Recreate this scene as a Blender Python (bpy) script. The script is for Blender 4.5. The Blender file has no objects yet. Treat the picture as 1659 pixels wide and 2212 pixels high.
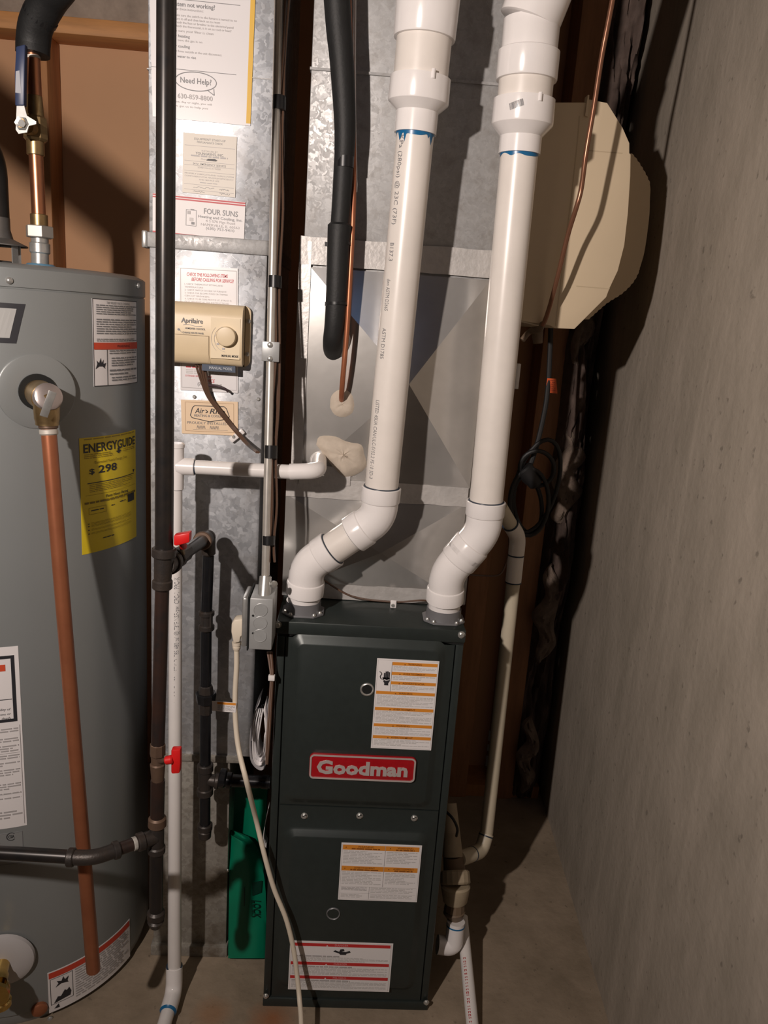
import bpy, bmesh, math, random
from mathutils import Vector, Matrix
random.seed(7)
PI = math.pi
scene = bpy.context.scene
COL = scene.collection

# ------------------------------------------------------------------ camera
IW, IH, FPX = 1659.0, 2212.0, 1661.0
CAM = Vector((0, 0, 1.44))
_p, _y, _r = math.radians(14.017), math.radians(2.879), math.radians(4.064)
FWD = Vector((math.sin(_y)*math.cos(_p), math.cos(_y)*math.cos(_p), -math.sin(_p)))
_rt = Vector((math.cos(_y), -math.sin(_y), 0))
_dn = FWD.cross(_rt)
CX = _rt*math.cos(_r) - _dn*math.sin(_r)
CY = _rt*math.sin(_r) + _dn*math.cos(_r)
cd = bpy.data.cameras.new('camera')
cam = bpy.data.objects.new('camera', cd)
COL.objects.link(cam)
cd.sensor_fit = 'VERTICAL'
cd.sensor_height = 36.0
cd.sensor_width = 36.0*IW/IH
cd.lens = FPX/IH*36.0
cd.clip_start = 0.02
m = Matrix((CX, -CY, -FWD)).transposed().to_4x4()
m.translation = CAM
cam.matrix_world = m
scene.camera = cam

# ------------------------------------------------------------------ world, lamp, exposure
w = bpy.data.worlds.new('world'); scene.world = w; w.use_nodes = True
w.node_tree.nodes['Background'].inputs[0].default_value = (0.75, 0.72, 0.70, 1)
w.node_tree.nodes['Background'].inputs[1].default_value = 0.008
LP = Vector((-0.70, -0.19, 1.81))                     # hand-held work lamp beside the photographer
ld = bpy.data.lights.new('work_lamp', 'SPOT')
ld.energy = 118; ld.color = (1.0, 0.875, 0.795); ld.shadow_soft_size = 0.022
ld.spot_size = math.radians(140); ld.spot_blend = 1.0
lo = bpy.data.objects.new('work_lamp', ld); COL.objects.link(lo)
lo.location = LP
lo.rotation_euler = (Vector((-0.05, 1.45, 1.64))-LP).to_track_quat('-Z', 'Y').to_euler()
scene.view_settings.view_transform = 'Standard'
scene.view_settings.look = 'None'
scene.view_settings.gamma = 1.0
scene.view_settings.use_curve_mapping = False
scene.view_settings.exposure = 0.0

# ------------------------------------------------------------------ pixel -> place
def ray(px, py):
    return CX*((px-IW/2)/FPX) + CY*((py-IH/2)/FPX) + FWD
def A(px, py, Y):
    d = ray(px, py); return CAM + d*(Y/d.y)
def F(px, py, z=0.0):
    d = ray(px, py); return CAM + d*((z-CAM.z)/d.z)
def WD(px, py, Y, wpx):
    return wpx/FPX*Y/ray(px, py).y

# ------------------------------------------------------------------ materials
MATS = {}
def mat(name, col, rough=0.5, metal=0.0, var=0.0, vscale=20, vcol=None, bump=0.0, bscale=200, spec=0.5,
        trans=0.0, coat=0.0, stretch=None, alpha=1.0, detail=4):
    if name in MATS: return MATS[name]
    mt = bpy.data.materials.new(name); mt.use_nodes = True
    nt = mt.node_tree; b = nt.nodes['Principled BSDF']
    b.inputs['Base Color'].default_value = (*col, 1)
    b.inputs['Roughness'].default_value = rough
    b.inputs['Metallic'].default_value = metal
    b.inputs['Specular IOR Level'].default_value = spec
    b.inputs['Transmission Weight'].default_value = trans
    b.inputs['Coat Weight'].default_value = coat
    b.inputs['Alpha'].default_value = alpha
    if var > 0 or bump > 0:
        tc = nt.nodes.new('ShaderNodeTexCoord'); mp = nt.nodes.new('ShaderNodeMapping')
        nt.links.new(tc.outputs['Object'], mp.inputs[0])
        if stretch: mp.inputs['Scale'].default_value = stretch
    if var > 0:
        n = nt.nodes.new('ShaderNodeTexNoise'); n.inputs['Scale'].default_value = vscale
        n.inputs['Detail'].default_value = detail; n.inputs['Roughness'].default_value = 0.65
        nt.links.new(mp.outputs[0], n.inputs[0])
        cr = nt.nodes.new('ShaderNodeMapRange'); cr.inputs[1].default_value = 0.32; cr.inputs[2].default_value = 0.68
        nt.links.new(n.outputs[0], cr.inputs[0])
        mx = nt.nodes.new('ShaderNodeMix'); mx.data_type = 'RGBA'
        c2 = vcol if vcol else tuple(c*(1-var) for c in col)
        mx.inputs[6].default_value = (*col, 1); mx.inputs[7].default_value = (*c2, 1)
        if vcol:
            mu = nt.nodes.new('ShaderNodeMath'); mu.operation = 'MULTIPLY'; mu.inputs[1].default_value = var
            nt.links.new(cr.outputs[0], mu.inputs[0]); nt.links.new(mu.outputs[0], mx.inputs[0])
        else:
            nt.links.new(cr.outputs[0], mx.inputs[0])
        nt.links.new(mx.outputs[2], b.inputs['Base Color'])
    if bump > 0:
        n2 = nt.nodes.new('ShaderNodeTexNoise'); n2.inputs['Scale'].default_value = bscale; n2.inputs['Detail'].default_value = 4
        nt.links.new(mp.outputs[0], n2.inputs[0])
        bp = nt.nodes.new('ShaderNodeBump'); bp.inputs['Strength'].default_value = bump; bp.inputs['Distance'].default_value = 0.01
        nt.links.new(n2.outputs[0], bp.inputs['Height']); nt.links.new(bp.outputs[0], b.inputs['Normal'])
    MATS[name] = mt
    return mt

def galvanized(name, c1, c2, rough=0.42, stain=(0.20, 0.16, 0.12), stain_amt=0.5, scale=70, sscale=9, metal=0.85, r2=0.2):
    if name in MATS: return MATS[name]
    mt = bpy.data.materials.new(name); mt.use_nodes = True
    nt = mt.node_tree; b = nt.nodes['Principled BSDF']; L = nt.links.new
    tc = nt.nodes.new('ShaderNodeTexCoord')
    no0 = nt.nodes.new('ShaderNodeTexNoise'); no0.inputs['Scale'].default_value = 60; no0.inputs['Detail'].default_value = 3
    L(tc.outputs['Object'], no0.inputs[0])
    mixv = nt.nodes.new('ShaderNodeMix'); mixv.data_type = 'RGBA'; mixv.blend_type = 'ADD'; mixv.inputs[0].default_value = 0.035
    L(tc.outputs['Object'], mixv.inputs[6]); L(no0.outputs['Color'], mixv.inputs[7])
    v = nt.nodes.new('ShaderNodeTexVoronoi'); v.inputs['Scale'].default_value = scale
    L(mixv.outputs[2], v.inputs[0])
    sep = nt.nodes.new('ShaderNodeSeparateColor'); L(v.outputs['Color'], sep.inputs[0])
    mx = nt.nodes.new('ShaderNodeMix'); mx.data_type = 'RGBA'
    mx.inputs[6].default_value = (*c1, 1); mx.inputs[7].default_value = (*c2, 1)
    L(sep.outputs[0], mx.inputs[0])
    n = nt.nodes.new('ShaderNodeTexNoise'); n.inputs['Scale'].default_value = sscale; n.inputs['Detail'].default_value = 8; n.inputs['Roughness'].default_value = 0.7
    L(tc.outputs['Object'], n.inputs[0])
    mr = nt.nodes.new('ShaderNodeMapRange'); mr.inputs[1].default_value = 0.48; mr.inputs[2].default_value = 0.66; mr.inputs[4].default_value = stain_amt
    L(n.outputs[0], mr.inputs[0])
    mx2 = nt.nodes.new('ShaderNodeMix'); mx2.data_type = 'RGBA'
    L(mr.outputs[0], mx2.inputs[0]); L(mx.outputs[2], mx2.inputs[6]); mx2.inputs[7].default_value = (*stain, 1)
    L(mx2.outputs[2], b.inputs['Base Color'])
    rr = nt.nodes.new('ShaderNodeMapRange'); rr.inputs[3].default_value = rough; rr.inputs[4].default_value = rough+r2
    L(sep.outputs[1], rr.inputs[0]); L(rr.outputs[0], b.inputs['Roughness'])
    b.inputs['Metallic'].default_value = metal
    bp = nt.nodes.new('ShaderNodeBump'); bp.inputs['Strength'].default_value = 0.12; bp.inputs['Distance'].default_value = 0.008
    L(sep.outputs[2], bp.inputs['Height']); L(bp.outputs[0], b.inputs['Normal'])
    MATS[name] = mt
    return mt

def concrete(name, c1, c2, streak=False, stain=None):
    mt = bpy.data.materials.new(name); mt.use_nodes = True
    nt = mt.node_tree; b = nt.nodes['Principled BSDF']; L = nt.links.new
    tc = nt.nodes.new('ShaderNodeTexCoord'); mp = nt.nodes.new('ShaderNodeMapping')
    L(tc.outputs['Object'], mp.inputs[0])
    if streak: mp.inputs['Scale'].default_value = (1, 2.2, 0.8); mp.inputs['Rotation'].default_value = (0.18, 0, 0)
    n = nt.nodes.new('ShaderNodeTexNoise'); n.inputs['Scale'].default_value = 5; n.inputs['Detail'].default_value = 10; n.inputs['Roughness'].default_value = 0.68
    L(mp.outputs[0], n.inputs[0])
    mr = nt.nodes.new('ShaderNodeMapRange'); mr.inputs[1].default_value = 0.35; mr.inputs[2].default_value = 0.65
    L(n.outputs[0], mr.inputs[0])
    mx = nt.nodes.new('ShaderNodeMix'); mx.data_type = 'RGBA'
    mx.inputs[6].default_value = (*c1, 1); mx.inputs[7].default_value = (*c2, 1)
    L(mr.outputs[0], mx.inputs[0])
    out = mx.outputs[2]
    # pits and specks
    v = nt.nodes.new('ShaderNodeTexNoise'); v.inputs['Scale'].default_value = 55; v.inputs['Detail'].default_value = 3
    L(tc.outputs['Object'], v.inputs[0])
    pr = nt.nodes.new('ShaderNodeMapRange'); pr.inputs[1].default_value = 0.66; pr.inputs[2].default_value = 0.74; pr.inputs[4].default_value = 0.55
    L(v.outputs[0], pr.inputs[0])
    m3 = nt.nodes.new('ShaderNodeMix'); m3.data_type = 'RGBA'; m3.inputs[7].default_value = (*[c*0.4 for c in c2], 1)
    L(pr.outputs[0], m3.inputs[0]); L(out, m3.inputs[6]); out = m3.outputs[2]
    if streak:
        mp2 = nt.nodes.new('ShaderNodeMapping'); mp2.inputs['Scale'].default_value = (1, 14, 0.7); mp2.inputs['Rotation'].default_value = (0.16, 0, 0)
        L(tc.outputs['Object'], mp2.inputs[0])
        s = nt.nodes.new('ShaderNodeTexNoise'); s.inputs['Scale'].default_value = 1.4; s.inputs['Detail'].default_value = 7
        L(mp2.outputs[0], s.inputs[0])
        sr = nt.nodes.new('ShaderNodeMapRange'); sr.inputs[1].default_value = 0.56; sr.inputs[2].default_value = 0.74; sr.inputs[4].default_value = 0.28
        L(s.outputs[0], sr.inputs[0])
        m4 = nt.nodes.new('ShaderNodeMix'); m4.data_type = 'RGBA'; m4.inputs[7].default_value = (*[min(1, c*1.35) for c in c1], 1)
        L(sr.outputs[0], m4.inputs[0]); L(out, m4.inputs[6]); out = m4.outputs[2]
    if stain:
        for (sx, sy, rad, colr, amt) in stain:
            g = nt.nodes.new('ShaderNodeVectorMath'); g.operation = 'DISTANCE'; g.inputs[1].default_value = (sx, sy, 0)
            L(tc.outputs['Object'], g.inputs[0])
            ad = nt.nodes.new('ShaderNodeMath'); ad.operation = 'MULTIPLY_ADD'; ad.inputs[1].default_value = rad*1.6; 
            L(n.outputs[0], ad.inputs[0]); L(g.outputs['Value'], ad.inputs[2])
            r5 = nt.nodes.new('ShaderNodeMapRange'); r5.inputs[1].default_value = rad*1.75; r5.inputs[2].default_value = rad*1.0
            r5.inputs[3].default_value = 0; r5.inputs[4].default_value = amt
            L(ad.outputs[0], r5.inputs[0])
            m5 = nt.nodes.new('ShaderNodeMix'); m5.data_type = 'RGBA'; m5.inputs[7].default_value = (*colr, 1)
            L(r5.outputs[0], m5.inputs[0]); L(out, m5.inputs[6]); out = m5.outputs[2]
    L(out, b.inputs['Base Color'])
    b.inputs['Roughness'].default_value = 0.88
    b.inputs['Specular IOR Level'].default_value = 0.25
    bp = nt.nodes.new('ShaderNodeBump'); bp.inputs['Strength'].default_value = 0.25; bp.inputs['Distance'].default_value = 0.006
    L(v.outputs[0], bp.inputs['Height']); L(bp.outputs[0], b.inputs['Normal'])
    MATS[name] = mt
    return mt

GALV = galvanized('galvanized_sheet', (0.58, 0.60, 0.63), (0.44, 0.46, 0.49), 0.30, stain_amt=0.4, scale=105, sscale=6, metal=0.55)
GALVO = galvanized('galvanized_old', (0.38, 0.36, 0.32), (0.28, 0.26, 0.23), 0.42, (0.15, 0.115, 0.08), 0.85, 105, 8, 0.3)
GALVP = galvanized('galvanized_matte', (0.43, 0.43, 0.43), (0.37, 0.37, 0.37), 0.40, (0.28, 0.265, 0.25), 0.6, 160, 40, 0.25)
SHINY = mat('bright_sheet_steel', (0.70, 0.68, 0.65), 0.22, 0.68, var=0.22, vscale=6, bump=0.03, bscale=9)
FOIL = mat('foil_tape', (0.60, 0.58, 0.56), 0.45, 0.35, var=0.18, vscale=30, bump=0.08, bscale=120)
STEEL = mat('zinc_steel', (0.62, 0.62, 0.60), 0.3, 0.7, var=0.2, vscale=60)
EMT = mat('conduit_steel', (0.66, 0.63, 0.58), 0.3, 0.6, var=0.15, vscale=30)
BOXG = mat('box_steel', (0.42, 0.43, 0.43), 0.4, 0.3, var=0.12, vscale=40)
PVCW = mat('pvc_white', (0.83, 0.80, 0.78), 0.22, var=0.06, vscale=12, coat=0.2)
PVCC = mat('pvc_cream', (0.82, 0.77, 0.72), 0.30, var=0.10, vscale=9)
PVCF = mat('pvc_fitting', (0.86, 0.83, 0.82), 0.2, var=0.04, vscale=20, coat=0.2)
PVCY = mat('pvc_aged', (0.62, 0.55, 0.42), 0.4, var=0.15, vscale=9)
PRIMER = mat('primer_blue', (0.01, 0.13, 0.30), 0.3)
PRIMERD = mat('primer_dark', (0.02, 0.035, 0.06), 0.35)
BLKPIPE = mat('black_iron_pipe', (0.018, 0.0175, 0.018), 0.3, 0.3, var=0.5, vscale=40, vcol=(0.045, 0.033, 0.026))
BLKNEW = mat('black_pipe_new', (0.016, 0.016, 0.018), 0.22, 0.2, var=0.3, vscale=40)
IRON = mat('cast_iron_fitting', (0.036, 0.033, 0.032), 0.42, 0.35, var=0.5, vscale=35, vcol=(0.075, 0.052, 0.038), bump=0.08, bscale=300)
RUSTY = mat('rusty_fitting', (0.16, 0.10, 0.065), 0.5, 0.4, var=0.5, vscale=40, vcol=(0.09, 0.06, 0.05))
RUSTPIPE = mat('rusty_pipe', (0.028, 0.023, 0.022), 0.36, 0.3, var=0.7, vscale=22, vcol=(0.065, 0.030, 0.020))
COPPER = mat('copper', (0.62, 0.27, 0.14), 0.32, 0.9, var=0.5, vscale=18, vcol=(0.28, 0.11, 0.07))
COPPERD = mat('copper_tube', (0.26, 0.125, 0.075), 0.3, 0.6, var=0.4, vscale=30, vcol=(0.22, 0.10, 0.06))
COPPERR = mat('copper_reddish', (0.42, 0.155, 0.075), 0.36, 0.5, var=0.6, vscale=14, vcol=(0.30, 0.10, 0.05))
BRASS = mat('brass', (0.45, 0.31, 0.15), 0.35, 0.85, var=0.3, vscale=50)
BRASSG = mat('brass_bright', (0.75, 0.52, 0.18), 0.2, 1.0, var=0.2, vscale=50)
SOLDER = mat('solder_white', (0.62, 0.58, 0.52), 0.5, 0.3)
VERD = mat('verdigris', (0.42, 0.50, 0.42), 0.7, 0.1, var=0.3, vscale=120)
HEAT = mat('heater_jacket_grey', (0.27, 0.285, 0.285), 0.36, 0.25, var=0.05, vscale=3, bump=0.02, bscale=500)
HEATL = mat('heater_plate_grey', (0.30, 0.31, 0.31), 0.4, 0.25)
FURN = mat('furnace_paint', (0.034, 0.043, 0.041), 0.36, 0.25, var=0.12, vscale=60, bump=0.02, bscale=900)
FURND = mat('furnace_gap', (0.006, 0.007, 0.007), 0.6)
FLANGE = mat('flange_grey', (0.19, 0.19, 0.20), 0.4, 0.2)
BLACK = mat('black_rubber', (0.012, 0.012, 0.013), 0.55)
FOAM = mat('foam_insulation', (0.011, 0.0115, 0.012), 0.6, var=0.3, vscale=60, bump=0.06, bscale=250)
TAPE = mat('electrical_tape', (0.01, 0.01, 0.011), 0.35)
RED = mat('red_handle', (0.62, 0.012, 0.012), 0.4)
BLUE = mat('blue_handle', (0.025, 0.04, 0.10), 0.4)
BEIGE = mat('beige_plastic', (0.72, 0.58, 0.38), 0.42, var=0.05, vscale=20)
CREAM = mat('humidifier_cream', (0.66, 0.54, 0.38), 0.48, var=0.04, vscale=10)
CREAMD = mat('humidifier_cover', (0.62, 0.50, 0.34), 0.55, var=0.05, vscale=10)
PAPER = mat('paper_white', (0.80, 0.77, 0.77), 0.5)
PAPERG = mat('paper_glossy', (0.77, 0.75, 0.76), 0.3)
PAPERT = mat('paper_tan', (0.72, 0.67, 0.60), 0.5)
PAPERO = mat('paper_peach', (0.78, 0.59, 0.40), 0.5)
YELLOW = mat('paper_yellow', (0.74, 0.56, 0.02), 0.4)
GREEN = mat('green_plastic', (0.0, 0.20, 0.105), 0.42, var=0.15, vscale=8, bump=0.05, bscale=14)
CORD = mat('cord_cream', (0.72, 0.64, 0.52), 0.45)
WIREB = mat('wire_brown', (0.10, 0.055, 0.035), 0.4)
PUTTY = mat('duct_putty', (0.58, 0.50, 0.41), 0.75, var=0.15, vscale=40, bump=0.2, bscale=30)
WOOD = mat('stud_wood', (0.46, 0.21, 0.08), 0.6, var=0.3, vscale=18, stretch=(3, 3, 0.35))
WOODD = mat('stud_wood_shaded', (0.42, 0.20, 0.095), 0.65, var=0.3, vscale=18, stretch=(3, 3, 0.35))  # stud wood toned down to carry the shade at the right
WOODH = mat('beam_wood', (0.58, 0.27, 0.09), 0.6, var=0.25, vscale=18, stretch=(0.35, 3, 3))
BOARD = mat('brown_board', (0.56, 0.315, 0.17), 0.75, var=0.06, vscale=4)
BOARDD = mat('brown_board_dark', (0.20, 0.10, 0.055), 0.75, var=0.1, vscale=4)
INSUL = mat('fibre_insulation', (0.38, 0.30, 0.24), 0.9, var=0.35, vscale=14, bump=0.7, bscale=18)
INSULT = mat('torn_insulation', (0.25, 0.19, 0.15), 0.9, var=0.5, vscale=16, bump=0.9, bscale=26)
INSULP = mat('insulation_facing', (0.17, 0.12, 0.10), 0.85, var=0.6, vscale=9, bump=0.9, bscale=14)  # fibre colour lowered for the shade on the right back wall
CEIL = mat('joist_ceiling', (0.10, 0.065, 0.04), 0.8, var=0.3, vscale=6)
PLASTIC = mat('clear_bag', (0.75, 0.73, 0.75), 0.2, spec=0.6, trans=0.5)
GLASSY = mat('clear_plastic_sleeve', (0.9, 0.9, 0.9), 0.15, spec=0.5, alpha=0.18)
ORANGE = mat('orange_tag', (0.72, 0.12, 0.03), 0.5)
TRAPB = mat('trap_tan', (0.44, 0.36, 0.25), 0.5, var=0.2, vscale=30)
TRAPD = mat('trap_brown', (0.16, 0.11, 0.07), 0.5)

INK = {}
def ink(col, rough=0.5):
    key = tuple(round(c, 3) for c in col)
    if key not in INK: INK[key] = mat('ink_%d' % len(INK), col, rough)
    return INK[key]
K = (0.025, 0.025, 0.03); G5 = (0.42, 0.40, 0.40); G3 = (0.20, 0.20, 0.21); LG = (0.55, 0.53, 0.52)
ORG = (0.70, 0.26, 0.03); REDI = (0.55, 0.03, 0.03); WHT = (0.85, 0.83, 0.82)

# ------------------------------------------------------------------ objects
def wloc(o):
    v = Vector((0, 0, 0))
    while o is not None:
        v += o.location; o = o.parent
    return v
def tag(o, label, cat, group=None):
    o['label'] = label; o['category'] = cat
    if group: o['group'] = group
    return o
def thing(name, label, cat, loc=(0, 0, 0), group=None):
    o = bpy.data.objects.new(name, None); COL.objects.link(o)
    o.location = loc; o.empty_display_size = 0.05
    return tag(o, label, cat, group)

def frame(d):
    d = d.normalized()
    u = d.orthogonal().normalized()
    if abs(d.z) < 0.9: u = d.cross(Vector((0, 0, 1))).normalized()
    else: u = d.cross(Vector((0, 1, 0))).normalized()
    return u, d.cross(u).normalized()

def fillet(pts, rad, n=8):
    pts = [Vector(p) for p in pts]
    out = [pts[0]]
    for i in range(1, len(pts)-1):
        a, b, c = pts[i-1], pts[i], pts[i+1]
        r = rad[i] if isinstance(rad, dict) and i in rad else (rad if not isinstance(rad, dict) else 0)
        d1 = (a-b); d2 = (c-b)
        l = min(r, d1.length*0.49, d2.length*0.49)
        if l <= 1e-6: out.append(b); continue
        p1 = b + d1.normalized()*l; p2 = b + d2.normalized()*l
        for k in range(n+1):
            t = k/n
            out.append(p1*(1-t)**2 + b*2*t*(1-t) + p2*t*t)
    out.append(pts[-1])
    return out

def spline(pts, n=8):
    pts = [Vector(p) for p in pts]
    P = [pts[0]*2-pts[1]] + pts + [pts[-1]*2-pts[-2]]
    out = []
    for i in range(1, len(P)-2):
        p0, p1, p2, p3 = P[i-1:i+3]
        for k in range(n):
            t = k/n
            out.append(0.5*((2*p1) + (p2-p0)*t + (2*p0-5*p1+4*p2-p3)*t*t + (3*p1-p0-3*p2+p3)*t**3))
    out.append(pts[-1])
    return out

class MB:
    def __init__(s): s.v = []; s.f = []
    def quad(s, a, b, c, d):
        n = len(s.v); s.v += [Vector(a), Vector(b), Vector(c), Vector(d)]; s.f.append((n, n+1, n+2, n+3)); return s
    def ngon(s, pts):
        n = len(s.v); s.v += [Vector(p) for p in pts]; s.f.append(tuple(range(n, n+len(pts)))); return s
    def box(s, x0, x1, y0, y1, z0, z1):
        n = len(s.v)
        s.v += [Vector(p) for p in ((x0,y0,z0),(x1,y0,z0),(x1,y1,z0),(x0,y1,z0),(x0,y0,z1),(x1,y0,z1),(x1,y1,z1),(x0,y1,z1))]
        for q in ((0,3,2,1),(4,5,6,7),(0,1,5,4),(1,2,6,5),(2,3,7,6),(3,0,4,7)): s.f.append(tuple(n+i for i in q))
        return s
    def obox(s, c, ux, uy, uz):
        n = len(s.v); c = Vector(c)
        for sz in (-1, 1):
            for sx, sy in ((-1,-1),(1,-1),(1,1),(-1,1)):
                s.v.append(c + ux*sx + uy*sy + uz*sz)
        for q in ((0,3,2,1),(4,5,6,7),(0,1,5,4),(1,2,6,5),(2,3,7,6),(3,0,4,7)): s.f.append(tuple(n+i for i in q))
        return s
    def prism(s, pts, d):
        # pts: list of Vectors forming a polygon, d: extrusion vector
        n = len(s.v); k = len(pts); d = Vector(d)
        s.v += [Vector(p) for p in pts] + [Vector(p)+d for p in pts]
        s.f.append(tuple(range(n, n+k))); s.f.append(tuple(reversed(range(n+k, n+2*k))))
        for i in range(k):
            j = (i+1) % k
            s.f.append((n+i, n+k+i, n+k+j, n+j))
        return s
    def rev(s, a, b, prof, seg=28, cap=True):
        # prof: (t, r), t in metres from a towards b
        a = Vector(a); b = Vector(b); d = (b-a).normalized(); u, w_ = frame(d)
        n = len(s.v)
        for (t, r) in prof:
            for k in range(seg):
                an = 2*PI*k/seg
                s.v.append(a + d*t + (u*math.cos(an) + w_*math.sin(an))*r)
        for i in range(len(prof)-1):
            for k in range(seg):
                k2 = (k+1) % seg
                s.f.append((n+i*seg+k, n+i*seg+k2, n+(i+1)*seg+k2, n+(i+1)*seg+k))
        if cap:
            s.f.append(tuple(n+k for k in reversed(range(seg))))
            s.f.append(tuple(n+(len(prof)-1)*seg+k for k in range(seg)))
        return s
    def cyl(s, a, b, r, seg=28, r2=None):
        l = (Vector(b)-Vector(a)).length
        return s.rev(a, b, [(0, r), (l, r if r2 is None else r2)], seg)
    def tube(s, pts, r, seg=20, cap=True):
        pts = [Vector(p) for p in pts]
        n = len(s.v); m_ = len(pts)
        T = []
        for i in range(m_):
            t = (pts[min(i+1, m_-1)] - pts[max(i-1, 0)])
            T.append(t.normalized() if t.length > 1e-9 else Vector((0, 0, 1)))
        u, w_ = frame(T[0])
        for i in range(m_):
            if i:
                u = (u - T[i]*u.dot(T[i])).normalized(); w_ = T[i].cross(u).normalized()
            rr = r[i] if isinstance(r, (list, tuple)) else r
            for k in range(seg):
                an = 2*PI*k/seg
                s.v.append(pts[i] + (u*math.cos(an)+w_*math.sin(an))*rr)
        for i in range(m_-1):
            for k in range(seg):
                k2 = (k+1) % seg
                s.f.append((n+i*seg+k, n+i*seg+k2, n+(i+1)*seg+k2, n+(i+1)*seg+k))
        if cap:
            s.f.append(tuple(n+k for k in reversed(range(seg))))
            s.f.append(tuple(n+(m_-1)*seg+k for k in range(seg)))
        return s
    def ball(s, c, r, seg=16, rings=10, sc=(1, 1, 1)):
        c = Vector(c); n = len(s.v)
        for i in range(rings+1):
            ph = PI*i/rings
            for k in range(seg):
                an = 2*PI*k/seg
                s.v.append(c + Vector((math.sin(ph)*math.cos(an)*r*sc[0], math.sin(ph)*math.sin(an)*r*sc[1], math.cos(ph)*r*sc[2])))
        for i in range(rings):
            for k in range(seg):
                k2 = (k+1) % seg
                s.f.append((n+i*seg+k, n+(i+1)*seg+k, n+(i+1)*seg+k2, n+i*seg+k2))
        return s
    def build(s, name, material, parent=None, bevel=0, smooth=35, weld=True):
        off = wloc(parent) if parent is not None else Vector((0, 0, 0))
        me = bpy.data.meshes.new(name)
        me.from_pydata([tuple(v-off) for v in s.v], [], s.f)
        bm = bmesh.new(); bm.from_mesh(me)
        if weld: bmesh.ops.remove_doubles(bm, verts=bm.verts, dist=1e-5)
        bmesh.ops.recalc_face_normals(bm, faces=bm.faces)
        if bevel > 0:
            es = [e for e in bm.edges if len(e.link_faces) == 2 and e.calc_face_angle() > 0.5]
            bmesh.ops.bevel(bm, geom=es, offset=bevel, segments=2, affect='EDGES', profile=0.5, clamp_overlap=True)
        bm.to_mesh(me); bm.free()
        if smooth:
            for p in me.polygons: p.use_smooth = True
            me.set_sharp_from_angle(angle=math.radians(smooth))
        me.materials.append(material)
        o = bpy.data.objects.new(name, me); COL.objects.link(o)
        if parent is not None: o.parent = parent
        return o

def struct(name, mb, m_, **k):
    o = mb.build(name, m_, **k); o['kind'] = 'structure'; return o

# ------------------------------------------------------------------ print (flat lettering mapped on a surface)
_tc = {}
def text_tris(s, shear=0.0, bold=0.0):
    key = (s, shear, bold)
    if key in _tc: return _tc[key]
    c = bpy.data.curves.new('t', 'FONT'); c.body = s; c.size = 1.0; c.shear = shear; c.offset = bold; c.resolution_u = 2
    c.align_x = 'LEFT'
    o = bpy.data.objects.new('t', c); COL.objects.link(o)
    dg = bpy.context.evaluated_depsgraph_get()
    me = bpy.data.meshes.new_from_object(o.evaluated_get(dg))
    vs = [(v.co.x, v.co.y) for v in me.vertices]; fs = [tuple(p.vertices) for p in me.polygons]
    bpy.data.objects.remove(o); bpy.data.curves.remove(c); bpy.data.meshes.remove(me)
    x0 = min(v[0] for v in vs); x1 = max(v[0] for v in vs)
    _tc[key] = ([(x-x0, y) for x, y in vs], fs, x1-x0)
    return _tc[key]

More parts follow.
